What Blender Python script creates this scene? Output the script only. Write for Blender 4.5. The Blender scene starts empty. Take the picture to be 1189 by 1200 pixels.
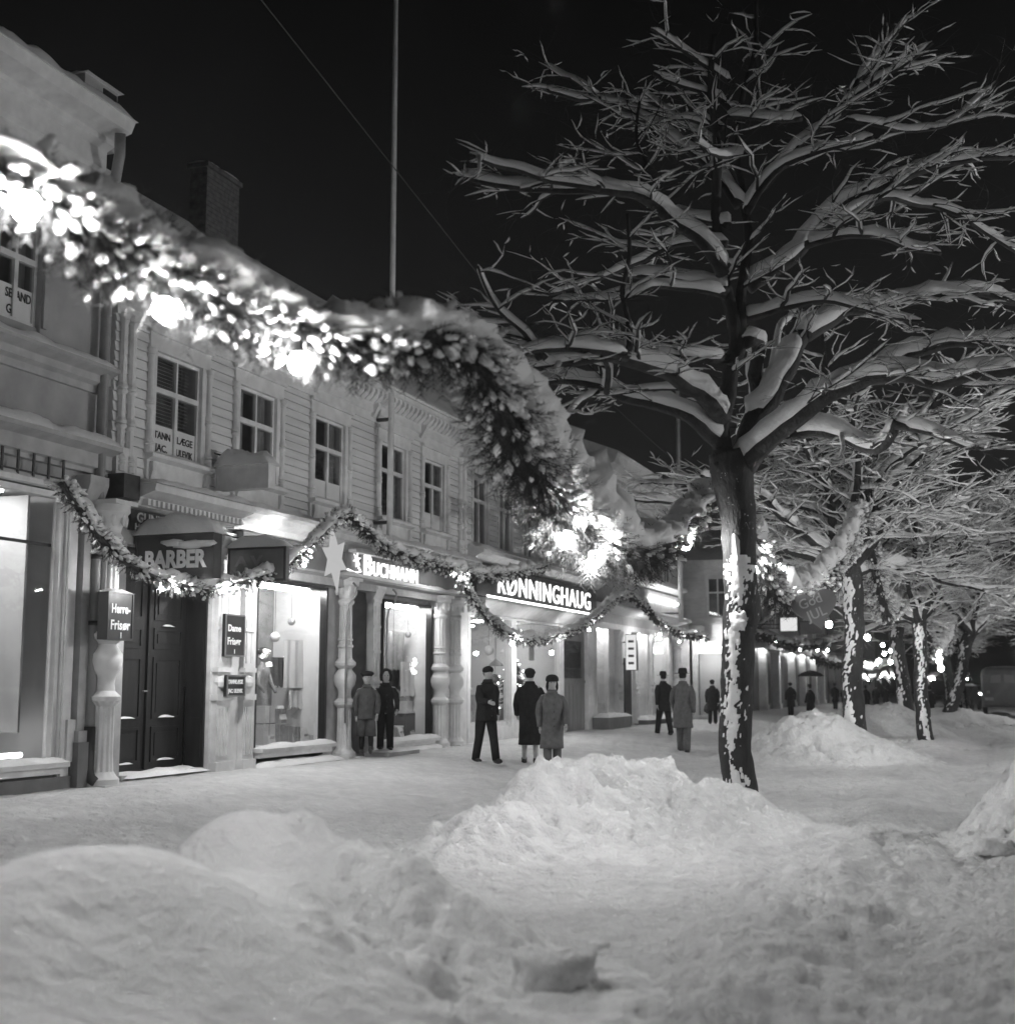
import bpy, math, random
from mathutils import Vector, Matrix, noise, Euler
random.seed(7)
sc = bpy.context.scene
COL = sc.collection
PI = math.pi
R = math.radians
# ------------------------------------------------------------------ camera numbers
FPX, CX, CY, EYE = 1550.0, 594.5, 600.0, 1.6
PITCH, YAW = 0.13022, 0.3471
_fw = Vector((-math.sin(YAW)*math.cos(PITCH), math.cos(YAW)*math.cos(PITCH), math.sin(PITCH)))
_rt = Vector((math.cos(YAW), math.sin(YAW), 0.0))
_up = _rt.cross(_fw)
def ray(px, py): return _fw + _rt*((px-CX)/FPX) - _up*((py-CY)/FPX)
def F(px, py, X=-11.5):
    d = ray(px, py); s = X/d.x
    return (s*d.y, EYE + s*d.z)
def D(px, py, dep): return Vector((0, 0, EYE)) + ray(px, py)*dep
# ------------------------------------------------------------------ terrain
def sst(a, b, v):
    t = max(0.0, min(1.0, (v-a)/(b-a))); return t*t*(3-2*t)
def G(x, y):
    h = 0.26*sst(-6.5, -10.6, x)
    return h
def nz(x, y, s, seed=0.0): return noise.noise(Vector((x*s+seed, y*s-seed*1.7, seed*.37)))
# ------------------------------------------------------------------ objects
def tag(o, label=None, cat=None, group=None, kind=None):
    if label: o['label'] = label
    if cat: o['category'] = cat
    if group: o['group'] = group
    if kind: o['kind'] = kind
    return o
def empty(name, loc, label=None, cat=None, group=None, rz=0.0, kind=None):
    o = bpy.data.objects.new(name, None); COL.objects.link(o)
    o.location = loc; o.rotation_euler = (0, 0, rz); o.empty_display_size = .2
    return tag(o, label, cat, group, kind)
def place(o, parent):
    """parent keeping the world coordinates the mesh was written in"""
    o.parent = parent
    m = Matrix.Identity(4); p = parent
    while p is not None:
        m = p.matrix_basis @ m if p is parent else p.matrix_basis @ m
        p = p.parent
    return m
def world_of(p):
    m = Matrix.Identity(4)
    while p is not None:
        m = (Matrix.Translation(p.location) @ p.rotation_euler.to_matrix().to_4x4() @ Matrix.Diagonal((*p.scale, 1))) @ m
        p = p.parent
    return m
class MB:
    def __init__(s): s.v = []; s.f = []; s.m = []; s.mi = 0
    def add(s, vs, fs):
        b = len(s.v); s.v.extend(vs)
        s.f.extend([tuple(i+b for i in f) for f in fs]); s.m.extend([s.mi]*len(fs))
    def box(s, x0, x1, y0, y1, z0, z1, bev=0.0):
        if x0 > x1: x0, x1 = x1, x0
        if y0 > y1: y0, y1 = y1, y0
        if z0 > z1: z0, z1 = z1, z0
        vs = [(x, y, z) for x in (x0, x1) for y in (y0, y1) for z in (z0, z1)]
        s.add(vs, [(0,1,3,2),(4,6,7,5),(0,4,5,1),(2,3,7,6),(0,2,6,4),(1,5,7,3)])
    def obox(s, M, sx, sy, sz):
        vs = [tuple(M @ Vector((x*sx, y*sy, z*sz))) for x in (-.5,.5) for y in (-.5,.5) for z in (-.5,.5)]
        s.add(vs, [(0,1,3,2),(4,6,7,5),(0,4,5,1),(2,3,7,6),(0,2,6,4),(1,5,7,3)])
    def tube(s, pts, rad, n=6, caps=True, squash=1.0):
        pts = [Vector(p) for p in pts]
        k = len(pts)
        if k < 2: return
        if not hasattr(rad, '__len__'): rad = [rad]*k
        vs = []; ref = None
        for i, p in enumerate(pts):
            t = (pts[min(i+1, k-1)] - pts[max(i-1, 0)])
            if t.length < 1e-9: t = Vector((0, 0, 1))
            t.normalize()
            if ref is None:
                ref = Vector((0, 0, 1)) if abs(t.z) < .9 else Vector((1, 0, 0))
            u = (ref - t*ref.dot(t))
            if u.length < 1e-5: u = t.orthogonal()
            u.normalize(); w = t.cross(u); ref = u
            for j in range(n):
                a = 2*PI*j/n
                vs.append(tuple(p + (u*math.cos(a) + w*math.sin(a)*squash)*rad[i]))
        fs = [(i*n+j, i*n+(j+1) % n, (i+1)*n+(j+1) % n, (i+1)*n+j) for i in range(k-1) for j in range(n)]
        if caps: fs += [tuple(range(n-1, -1, -1)), tuple((k-1)*n+j for j in range(n))]
        s.add(vs, fs)
    def lathe(s, c, prof, n=14, rx=1.0, ry=1.0):
        """prof: list of (r, z) from c"""
        vs = []
        for r, z in prof:
            for j in range(n):
                a = 2*PI*j/n
                vs.append((c[0]+r*rx*math.cos(a), c[1]+r*ry*math.sin(a), c[2]+z))
        k = len(prof)
        fs = [(i*n+j, i*n+(j+1) % n, (i+1)*n+(j+1) % n, (i+1)*n+j) for i in range(k-1) for j in range(n)]
        fs += [tuple(range(n-1, -1, -1)), tuple((k-1)*n+j for j in range(n))]
        s.add(vs, fs)
    def fluted(s, c, prof, n, bands, nf=10, depth=.06):
        vs = []
        for r, z in prof:
            k = any(a <= z <= b for a, b in bands)
            for j in range(n):
                a = 2*PI*j/n; q = r*(1-(depth*(.5+.5*math.cos(a*nf)) if k else 0))
                vs.append((c[0]+q*math.cos(a), c[1]+q*math.sin(a), c[2]+z))
        k = len(prof)
        fs = [(i*n+j, i*n+(j+1) % n, (i+1)*n+(j+1) % n, (i+1)*n+j) for i in range(k-1) for j in range(n)]
        fs += [tuple(range(n-1, -1, -1)), tuple((k-1)*n+j for j in range(n))]
        s.add(vs, fs)
    def prism(s, poly, axis, a0, a1):
        """poly: 2D points; axis x: poly=(y,z); axis y: poly=(x,z)"""
        n = len(poly)
        def P(p, a): return (a, p[0], p[1]) if axis == 'x' else ((p[0], a, p[1]) if axis == 'y' else (p[0], p[1], a))
        vs = [P(p, a0) for p in poly] + [P(p, a1) for p in poly]
        s.add(vs, [tuple(range(n)), tuple(range(2*n-1, n-1, -1))] + [(i, i+n, (i+1) % n+n, (i+1) % n) for i in range(n)])
    def blob(s, c, rx, ry, rz, n=6, m=4, rough=.18, seed=0, M=None):
        c = Vector(c); vs = []
        def q(v):
            k = 1 + rough*2*noise.noise(v*1.7+Vector((seed, seed*.7, 3)))
            w = Vector((v.x*rx*k, v.y*ry*k, v.z*rz*k))
            if M is not None: w = M @ w
            return tuple(c + w)
        vs.append(q(Vector((0, 0, -1))))
        for i in range(1, m):
            ph = -PI/2 + PI*i/m
            for j in range(n):
                a = 2*PI*j/n
                vs.append(q(Vector((math.cos(a)*math.cos(ph), math.sin(a)*math.cos(ph), math.sin(ph)))))
        vs.append(q(Vector((0, 0, 1))))
        T = len(vs)-1
        fs = [(0, 1+(j+1) % n, 1+j) for j in range(n)]
        for i in range(m-2):
            for j in range(n):
                a = 1+i*n+j; b = 1+i*n+(j+1) % n
                fs.append((a, b, b+n, a+n))
        b0 = 1+(m-2)*n
        fs += [(b0+j, b0+(j+1) % n, T) for j in range(n)]
        s.add(vs, fs)
    def snow(s, x0, x1, y0, y1, z, h, seed=0, step=.09, over=.02, lift=0.0):
        """lumpy snow lying on a flat ledge, rounded at its edges"""
        x0 -= 0; nx = max(3, min(14, int(abs(x1-x0)/step)+2)); ny = max(4, min(160, int(abs(y1-y0)/step)+2))
        vs = []; fs = []
        for i in range(nx+1):
            for j in range(ny+1):
                u, v = i/nx, j/ny
                e = min(1, min(u, 1-u)*4.0)**.5 * min(1, min(v, 1-v)*ny/2.5)**.5
                x = x0+(x1-x0)*u; y = y0+(y1-y0)*v
                n1 = noise.noise(Vector((x*3+seed, y*2.2, seed)))*.55 + noise.noise(Vector((x*9, y*8, seed+4)))*.22
                hh = h*e*(1+n1)
                wob = over*noise.noise(Vector((x*2, y*5, seed+9)))
                xx = x + (wob if (i in (0, nx)) else 0)
                vs.append((xx, y, z-.006+hh+lift*u))
        W = ny+1
        for i in range(nx):
            for j in range(ny):
                fs.append((i*W+j, (i+1)*W+j, (i+1)*W+j+1, i*W+j+1))
        b = len(vs)
        vs += [(x0, y0, z-.005), (x1, y0, z-.005+lift), (x1, y1, z-.005+lift), (x0, y1, z-.005)]
        s.add(vs, fs)
        s.f.append(tuple(len(s.v)-4+k for k in (0, 3, 2, 1))); s.m.append(s.mi)
    def build(s, name, mats, parent=None, smooth=False, auto=None):
        me = bpy.data.meshes.new(name)
        vs = s.v
        if parent is not None:
            inv = world_of(parent).inverted()
            vs = [tuple(inv @ Vector(v)) for v in vs]
        me.from_pydata(vs, [], s.f)
        if not isinstance(mats, (list, tuple)): mats = [mats]
        for m in mats: me.materials.append(m)
        if len(mats) > 1: me.polygons.foreach_set('material_index', s.m)
        if smooth: me.polygons.foreach_set('use_smooth', [True]*len(me.polygons))
        me.update()
        o = bpy.data.objects.new(name, me); COL.objects.link(o)
        if parent is not None: o.parent = parent
        if auto:
            try: me.set_sharp_from_angle(angle=auto)
            except Exception: pass
        return o
def local(name, mb, mat, parent, smooth=False, auto=None):
    """mesh already written in the parent's local coordinates"""
    o = mb.build(name, mat, None, smooth, auto); o.parent = parent; return o
def copy_tree(o, parent=None):
    c = o.copy(); COL.objects.link(c); c.parent = parent
    for k in ('label',):
        pass
    for ch in list(o.children): copy_tree(ch, c)
    return c
# ------------------------------------------------------------------ materials
def mat(name, col, rough=.7, nscale=None, namp=.15, bump=0.0, bscale=30, spec=.3, metal=0, stretch=None, bdist=.02, wear=None):
    m = bpy.data.materials.new(name); m.use_nodes = True
    nt = m.node_tree; b = nt.nodes['Principled BSDF']
    b.inputs['Base Color'].default_value = (col, col, col, 1); b.inputs['Roughness'].default_value = rough
    b.inputs['Specular IOR Level'].default_value = spec; b.inputs['Metallic'].default_value = metal
    tc = nt.nodes.new('ShaderNodeTexCoord'); src = tc.outputs['Object']
    if stretch:
        mp = nt.nodes.new('ShaderNodeMapping'); mp.inputs['Scale'].default_value = stretch
        nt.links.new(src, mp.inputs['Vector']); src = mp.outputs['Vector']
    if nscale:
        n = nt.nodes.new('ShaderNodeTexNoise'); n.inputs['Scale'].default_value = nscale; n.inputs['Detail'].default_value = 6
        nt.links.new(src, n.inputs['Vector'])
        r = nt.nodes.new('ShaderNodeMapRange'); r.inputs['From Min'].default_value = .3; r.inputs['From Max'].default_value = .7
        r.inputs['To Min'].default_value = col*(1-namp); r.inputs['To Max'].default_value = min(.95, col*(1+namp))
        nt.links.new(n.outputs['Fac'], r.inputs['Value'])
        out = r.outputs['Result']
        if wear:
            n2 = nt.nodes.new('ShaderNodeTexNoise'); n2.inputs['Scale'].default_value = nscale*.13; n2.inputs['Detail'].default_value = 8
            n2.inputs['Roughness'].default_value = .7
            nt.links.new(src, n2.inputs['Vector'])
            r2 = nt.nodes.new('ShaderNodeMapRange'); r2.inputs['From Min'].default_value = .35; r2.inputs['From Max'].default_value = .6
            r2.inputs['To Min'].default_value = 1-wear; r2.inputs['To Max'].default_value = 1
            nt.links.new(n2.outputs['Fac'], r2.inputs['Value'])
            mu = nt.nodes.new('ShaderNodeMath'); mu.operation = 'MULTIPLY'
            nt.links.new(out, mu.inputs[0]); nt.links.new(r2.outputs['Result'], mu.inputs[1]); out = mu.outputs[0]
        nt.links.new(out, b.inputs['Base Color'])
    if bump:
        n = nt.nodes.new('ShaderNodeTexNoise'); n.inputs['Scale'].default_value = bscale; n.inputs['Detail'].default_value = 8
        n.inputs['Roughness'].default_value = .6
        nt.links.new(src, n.inputs['Vector'])
        bp = nt.nodes.new('ShaderNodeBump'); bp.inputs['Strength'].default_value = bump; bp.inputs['Distance'].default_value = bdist
        nt.links.new(n.outputs['Fac'], bp.inputs['Height']); nt.links.new(bp.outputs['Normal'], b.inputs['Normal'])
    return m
def emis(name, strength, sample=True):
    m = bpy.data.materials.new(name); m.use_nodes = True
    nt = m.node_tree; nt.nodes.clear()
    e = nt.nodes.new('ShaderNodeEmission'); e.inputs['Strength'].default_value = strength
    e.inputs['Color'].default_value = (1, 1, 1, 1)
    o = nt.nodes.new('ShaderNodeOutputMaterial'); nt.links.new(e.outputs[0], o.inputs[0])
    if not sample: m.cycles.emission_sampling = 'NONE'
    return m
def glassy(name, refl=.12, tint=.95):
    m = bpy.data.materials.new(name); m.use_nodes = True
    nt = m.node_tree; nt.nodes.clear()
    t = nt.nodes.new('ShaderNodeBsdfTransparent'); t.inputs[0].default_value = (tint, tint, tint, 1)
    g = nt.nodes.new('ShaderNodeBsdfGlossy'); g.inputs['Roughness'].default_value = .03
    fr = nt.nodes.new('ShaderNodeLayerWeight'); fr.inputs['Blend'].default_value = .5
    pw = nt.nodes.new('ShaderNodeMath'); pw.operation = 'POWER'; pw.inputs[1].default_value = 5
    nt.links.new(fr.outputs['Facing'], pw.inputs[0])
    mul = nt.nodes.new('ShaderNodeMath'); mul.operation = 'MULTIPLY_ADD'; mul.inputs[1].default_value = .9; mul.inputs[2].default_value = refl*.4
    mul.use_clamp = True
    nt.links.new(pw.outputs[0], mul.inputs[0])
    mx = nt.nodes.new('ShaderNodeMixShader'); nt.links.new(mul.outputs[0], mx.inputs[0])
    nt.links.new(t.outputs[0], mx.inputs[1]); nt.links.new(g.outputs[0], mx.inputs[2])
    o = nt.nodes.new('ShaderNodeOutputMaterial'); nt.links.new(mx.outputs[0], o.inputs[0])
    return m
def bulbmat():
    m = bpy.data.materials.new('lit_bulb_glass'); m.use_nodes = True
    nt = m.node_tree; nt.nodes.clear()
    t = nt.nodes.new('ShaderNodeBsdfTransparent'); e = nt.nodes.new('ShaderNodeEmission'); e.inputs['Strength'].default_value = 60
    a = nt.nodes.new('ShaderNodeAddShader'); nt.links.new(t.outputs[0], a.inputs[0]); nt.links.new(e.outputs[0], a.inputs[1])
    o = nt.nodes.new('ShaderNodeOutputMaterial'); nt.links.new(a.outputs[0], o.inputs[0])
    m.cycles.emission_sampling = 'NONE'
    return m
SNOW = mat('fresh_snow', .86, .75, 3.0, .03, .5, 22, .25, bdist=.03)
SNOWG = mat('packed_snow', .80, .8, 5.0, .09, 1.0, 9, .2, bdist=.11, wear=.16)
SNOWB = mat('banked_snow', .84, .8, 4.0, .05, .9, 9, .2, bdist=.08, wear=.06)
PLASTER = mat('grey_plaster', .46, .8, 2.2, .14, .25, 60, .2, wear=.25, bdist=.006)
CLAP = mat('painted_clapboard', .80, .6, 3.0, .10, .35, 40, .3, stretch=(1, .25, 3), wear=.22, bdist=.006)
TRIM = mat('painted_trim', .78, .55, 5.0, .10, .2, 50, .3, wear=.2, bdist=.004)
TRIML = mat('pale_painted_trim', .78, .55, 5.0, .08, .15, 50, .3, wear=.15, bdist=.004)
TRIMG = mat('grey_painted_trim', .44, .6, 5.0, .12, .2, 50, .3, wear=.25, bdist=.004)
ROOF = mat('dark_slate', .12, .7, 6, .3, .5, 12, .3)
BRICK = mat('sooty_brick', .10, .9, 8, .4, .6, 20)
DOORM = mat('dark_varnished_wood', .016, .45, 3, .3, .2, 30, .35, stretch=(4, 4, .6))
WOODL = mat('worn_wood', .22, .6, 3, .3, .3, 30, .3, stretch=(6, 6, .5))
DARK = mat('black_enamel', .018, .3, 5, .2, spec=.5)
SIGNG = mat('dark_grey_board', .035, .5, 3, .2, spec=.4)
SIGNM = mat('mid_grey_board', .16, .5, 3, .2, spec=.4)
IRON = mat('black_iron', .03, .5, 10, .3, spec=.5)
ZINC = mat('zinc_sheet', .28, .45, 3, .2, .1, 20, .5, wear=.3)
WHITEP = mat('white_letter_paint', .82, .6)
PAPER = mat('white_card', .75, .8, 3, .04)
GREYP = mat('grey_letter_paint', .45, .6)
BARK = mat('wet_bark', .028, .75, 7, .5, 1.0, 26, .35, stretch=(1, 1, .3), bdist=.03)
NEEDLE = mat('spruce_needles', .035, .6, 20, .4, spec=.3)
def bark_speckled(name):
    m = mat(name, .028, .75, 7, .5, 1.0, 26, .35, stretch=(1, 1, .3), bdist=.03)
    nt = m.node_tree; b = nt.nodes['Principled BSDF']; old = b.inputs['Base Color'].links[0].from_socket
    tc = nt.nodes['Texture Coordinate'] if 'Texture Coordinate' in nt.nodes else nt.nodes.new('ShaderNodeTexCoord')
    mp = nt.nodes.new('ShaderNodeMapping'); mp.inputs['Scale'].default_value = (1, 1, .55); nt.links.new(tc.outputs['Object'], mp.inputs['Vector'])
    n = nt.nodes.new('ShaderNodeTexNoise'); n.inputs['Scale'].default_value = 26; n.inputs['Detail'].default_value = 8; n.inputs['Roughness'].default_value = .72; nt.links.new(mp.outputs['Vector'], n.inputs['Vector'])
    n2 = nt.nodes.new('ShaderNodeTexNoise'); n2.inputs['Scale'].default_value = 2.3; n2.inputs['Detail'].default_value = 3; nt.links.new(mp.outputs['Vector'], n2.inputs['Vector'])
    ad = nt.nodes.new('ShaderNodeMath'); ad.operation = 'MULTIPLY_ADD'; ad.inputs[1].default_value = .45; nt.links.new(n2.outputs['Fac'], ad.inputs[0]); nt.links.new(n.outputs['Fac'], ad.inputs[2])
    r = nt.nodes.new('ShaderNodeMapRange'); r.inputs['From Min'].default_value = .885; r.inputs['From Max'].default_value = .925; nt.links.new(ad.outputs[0], r.inputs['Value'])
    mx = nt.nodes.new('ShaderNodeMix'); mx.data_type = 'RGBA'; nt.links.new(r.outputs['Result'], mx.inputs[0]); nt.links.new(old, mx.inputs[6]); mx.inputs[7].default_value = (.78, .78, .78, 1)
    nt.links.new(mx.outputs[2], b.inputs['Base Color']); return m
TBARK = bark_speckled('trunk_bark_with_stuck_snow')
BUSP = mat('bus_paint', .28, .4, 2, .15, spec=.5)
CLOTH_D = mat('black_wool', .022, .9, 12, .25, .3, 90, .1, bdist=.004)
CLOTH_G = mat('dark_grey_wool', .075, .9, 12, .2, .3, 90, .1, bdist=.004)
CLOTH_M = mat('grey_tweed', .13, .9, 14, .18, .3, 90, .1, bdist=.004)
CLOTH_L = mat('pale_wool', .35, .9, 12, .2, .3, 90, .1)
SKIN = mat('skin', .45, .55, 8, .06)
LEATHER = mat('black_leather', .02, .35, spec=.5)
CURTAIN = mat('net_curtain', .6, .9, 4, .2)
DARKIN = mat('unlit_interior', .22, .9, 2, .5)
SHOPW = mat('shop_wall_paint', .75, .8, 2, .04)
SHOPD = mat('shop_panel', .35, .7, 2, .12)
CAR = mat('dark_car_paint', .07, .25, 3, .3, spec=.6)
GLASS = glassy('shop_glass', .10)
WGLASS = glassy('window_glass', .16, .8)
BULB = bulbmat()
TUBE = emis('fluorescent_tube', 120)
NEON = emis('neon_letters', 2.2)
LITBOX = emis('lit_sign_glass', .8)
STARM = emis('lit_paper_star', .5)
DOTL = emis('tiny_tree_light', 25, False)
# ------------------------------------------------------------------ text
def text(s, name, size, loc, rot, material, parent, ext=.006, offs=0.0, width=None, align='LEFT', shear=0.0, spc=1.0):
    cu = bpy.data.curves.new(name, 'FONT'); cu.body = s; cu.size = size; cu.extrude = ext; cu.offset = offs
    cu.align_x = align; cu.resolution_u = 3; cu.shear = shear; cu.space_character = spc
    o = bpy.data.objects.new(name, cu); COL.objects.link(o)
    bpy.context.view_layer.update()
    dg = bpy.context.evaluated_depsgraph_get()
    me = bpy.data.meshes.new_from_object(o.evaluated_get(dg))
    COL.objects.unlink(o); bpy.data.objects.remove(o)
    if width and len(me.vertices):
        xs = [v.co.x for v in me.vertices]; w = max(xs)-min(xs); k = width/w; x0 = min(xs)
        for v in me.vertices: v.co.x = (v.co.x-(x0 if align == 'LEFT' else 0))*k
    me.materials.clear(); me.materials.append(material)
    for p in me.polygons: p.material_index = 0
    o = bpy.data.objects.new(name, me); COL.objects.link(o)
    M = Matrix.Translation(loc) @ Euler(rot).to_matrix().to_4x4()
    if parent is not None:
        o.parent = parent; M = world_of(parent).inverted() @ M
    o.matrix_local = M
    return o
FAC = (PI/2, 0, PI/2)      # reads along the facade
PRO = (PI/2, 0, 0)         # reads on a board that sticks out of the facade
def lamp(loc, power, radius=.05, parent=None, name='bulb_light'):
    l = bpy.data.lights.new(name, 'POINT'); l.energy = power; l.shadow_soft_size = radius; l.color = (1, 1, 1)
    o = bpy.data.objects.new(name, l); COL.objects.link(o)
    o.location = (world_of(parent).inverted() @ Vector(loc)) if parent is not None else loc
    if parent is not None: o.parent = parent
    return o
# ================================================================== BUILDINGS
XF = -11.5
def pane_box(m, x, y0, y1, z0, z1): m.box(x-.004, x+.004, y0, y1, z0, z1)
def upper_window(b, y0, y1, z0, z1, X=XF, transom=.36, blinds=False, lower=0, name='window', colon=True, tm=None, depth=.16):
    """two-light casement with transom; opening y0..y1, z0..z1; b = the building"""
    tm = tm or TRIM
    m = MB(); fw = .05
    m.box(X-.10, X-.03, y0, y0+fw, z0, z1); m.box(X-.10, X-.03, y1-fw, y1, z0, z1)
    m.box(X-.10, X-.03, y0+fw, y1-fw, z0, z0+fw); m.box(X-.10, X-.03, y0+fw, y1-fw, z1-fw, z1)
    zt = z1-(z1-z0)*transom; ym = (y0+y1)/2
    m.box(X-.10, X-.015, y0+fw, y1-fw, zt-.04, zt+.04)
    m.box(X-.095, X-.025, ym-.035, ym+.035, z0+fw, zt-.04); m.box(X-.095, X-.03, ym-.02, ym+.02, zt+.04, z1-fw)
    w = m.build(name, tm, b)
    g = MB(); g.box(X-.075, X-.069, y0+fw, y1-fw, z0+fw, z1-fw); g.build('pane', WGLASS, w)
    c = MB()
    c.box(X-.45, X-.44, y0-.1, y1+.1, z0-.1, z1+.1)
    c.build('dark_room', DARKIN, w)
    cu = MB()
    if blinds:
        k = int((z1-z0)/.055)
        for i in range(k):
            z = z0+(z1-z0)*(i+.5)/k
            if z < z0+.5: continue
            cu.obox(Matrix.Translation((X-.17, (y0+y1)/2-(.02), z)) @ Matrix.Rotation(.5, 4, 'Y'), .04, (y1-y0)-.2, .006)
        cu.build('venetian_blind', CURTAIN, w)
    else:
        for side in (0, 1):
            n = 9; wd = (y1-y0)*random.uniform(.24, .42)
            vs = []; fs = []
            for i in range(n+1):
                yy = (y0+.04+wd*i/n) if side == 0 else (y1-.04-wd*i/n)
                xx = X-.20+.02*math.sin(i*2.1)
                vs += [(xx, yy, z0), (xx, yy, z1)]
            fs = [(2*i, 2*i+2, 2*i+3, 2*i+1) for i in range(n)]
            cu.add(vs, fs)
        cu.build('curtain', CURTAIN, w)
    if lower:
        s = MB(); s.box(X-.066, X-.058, y0+fw, ym-.035, z0+fw, z0+fw+lower); s.box(X-.066, X-.058, ym+.035, y1-fw, z0+fw, z0+fw+lower)
        s.build('lettered_card', PAPER, w)
    return w
def ring_col(c, r, z0, z1, rings, n=10, base=.09):
    """turned half column profile"""
    H = z1-z0
    p = [(r*1.5, 0), (r*1.5, base), (r*1.15, base+.02), (r, base+.08)]
    for t in rings:
        z = H*t
        p += [(r, z-.08), (r*1.45, z-.05), (r*1.5, z-.02), (r*1.1, z), (r*1.5, z+.02), (r*1.4, z+.06), (r, z+.09)]
    p += [(r*.95, H-.16), (r*1.3, H-.11), (r*1.1, H-.08), (r*1.6, H-.03), (r*1.6, H)]
    return p
def baluster(r, H):
    """big turned shop-front column: fluted pedestal, urn, shaft, capital"""
    return [(r*1.35, 0), (r*1.35, .10), (r*1.1, .14), (r*.9, .2), (r*.82, .42), (r*.82, H*.28), (r*1.2, H*.30), (r*1.25, H*.315), (r*.8, H*.335), (r*.72, H*.36),
            (r*.8, H*.385), (r*1.15, H*.41), (r*1.28, H*.44), (r*1.25, H*.465), (r*.95, H*.485), (r*.75, H*.50), (r*1.2, H*.52), (r*1.25, H*.535), (r*.82, H*.56),
            (r*.78, H*.62), (r*.74, H*.86), (r*.95, H*.875), (r*.98, H*.885), (r*.75, H*.90), (r*1.0, H*.94), (r*1.25, H*.965), (r*1.45, H*.975), (r*1.45, H)]
def column(b, y, w, z0, z1, X=XF+.08, m=TRIM, square=False, name='column'):
    mb = MB()
    if not square:
        H = z1-z0
        mb.fluted((X, y, z0), baluster(w/2/1.15, H), 60, [(.19, H*.285), (H*.555, H*.865)], 12, .13)
        mb.lathe((X, y, z0+H*.62), [(w*.36, 0), (w*.40, .015), (w*.40, .045), (w*.36, .06)], 20); mb.lathe((X, y, z0+H*.66), [(w*.36, 0), (w*.385, .01), (w*.385, .03), (w*.36, .04)], 20)
        mb.box(X-w*.62, X+w*.62, y-w*.62, y+w*.62, z1, z1+.06); mb.box(X-w*.6, X+w*.6, y-w*.6, y+w*.6, z0-.12, z0+.03)
        for k in range(8):
            a = 2*PI*k/8; mb.blob((X+w*.50*math.cos(a), y+w*.50*math.sin(a), z0+H*.945), .035, .035, .09, 6, 5, .1)
        o = mb.build(name, m, b, smooth=True, auto=R(35))
    else:
        H = z1-z0; h = w/2
        mb.box(X-.12, X+.10, y-h*1.15, y+h*1.15, z0, z0+.16)
        mb.box(X-.12, X+.05, y-h*.92, y+h*.92, z0+.16, z0+H*.30)
        for k in range(4): mb.box(X+.05, X+.068, y-h*.75+k*h*.42, y-h*.75+k*h*.42+h*.22, z0+.24, z0+H*.27)
        mb.box(X-.12, X+.09, y-h*1.08, y+h*1.08, z0+H*.30, z0+H*.325)
        mb.box(X-.12, X+.04, y-h*.8, y+h*.8, z0+H*.325, z0+H*.42)
        mb.lathe((X+.03, y, z0+H*.345), [(.02, 0), (h*.8, .05), (h*.95, .12), (h*.8, .2), (.02, .24)], 10, rx=.45)
        mb.box(X-.12, X+.085, y-h*1.05, y+h*1.05, z0+H*.42, z0+H*.44)
        mb.box(X-.12, X+.035, y-h*.86, y+h*.86, z0+H*.44, z0+H*.90)
        mb.tube([(X+.036, y-h*.45, z0+H*.46), (X+.036, y-h*.45, z0+H*.88)], .018, 6); mb.tube([(X+.036, y+h*.45, z0+H*.46), (X+.036, y+h*.45, z0+H*.88)], .018, 6)
        for zz in (.60, .75): mb.box(X+.03, X+.06, y-h*.9, y+h*.9, z0+H*zz, z0+H*zz+.05)
        mb.box(X-.12, X+.06, y-h*1.0, y+h*1.0, z0+H*.90, z0+H*.92)
        mb.prism([(X-.12, z0+H*.92), (X+.05, z0+H*.92), (X+.15, z0+H*.985), (X+.15, z0+H), (X-.12, z0+H)], 'y', y-h*1.15, y+h*1.15)
        o = mb.build(name, m, b)
    return o
def clap(m, y0, y1, z0, z1, X, h=.145):
    z = z0
    while z < z1-.01:
        t = min(z+h, z1)
        m.prism([(X-.05, z), (X+.026, z), (X+.024, z+.012), (X+.002, t-.010), (X-.05, t-.004)], 'y', y0, y1)
        z += h
def holes_wall(y0, y1, z0, z1, holes):
    """split rectangle minus holes -> list of rects; holes sorted by y, non-overlapping in y"""
    out = []; y = y0
    for (a, b_, c, d) in sorted(holes):
        if a > y: out.append((y, a, z0, z1))
        if c > z0: out.append((a, b_, z0, c))
        if d < z1: out.append((a, b_, d, z1))
        y = b_
    if y < y1: out.append((y, y1, z0, z1))
    return out
def display_room(b, y0, y1, z0, z1, deep=1.3, X=XF, tube=True, back=None, tl=None, name='display_room', power=1.0, floor=None):
    m = MB()
    xb = X-.12
    f = floor if floor is not None else z0
    m.box(xb-deep-.05, xb-deep, y0-.05, y1+.05, f-.05, z1+.1)
    m.mi = 1
    m.box(xb-deep, xb, y0-.09, y0-.04, f-.05, z1+.1); m.box(xb-deep, xb, y1+.04, y1+.09, f-.05, z1+.1)
    m.box(xb-deep, xb, y0-.04, y1+.04, f-.05, f-.003); m.box(xb-deep, xb, y0-.04, y1+.04, z1+.06, z1+.1)
    r = m.build(name, [back or SHOPW, SHOPW], b)
    if tube:
        t = MB(); L = (y1-y0)*.82; ym = (y0+y1)/2
        t.tube([(xb-.14, ym-L/2, z1-.04), (xb-.14, ym+L/2, z1-.04)], .03, 8)
        t.build('tube_lamp', TUBE, r)
        k = MB(); k.box(xb-.22, xb-.06, ym-L/2-.06, ym+L/2+.06, z1-.01, z1+.03); k.build('lamp_batten', TRIML, r)
    return r
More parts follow.
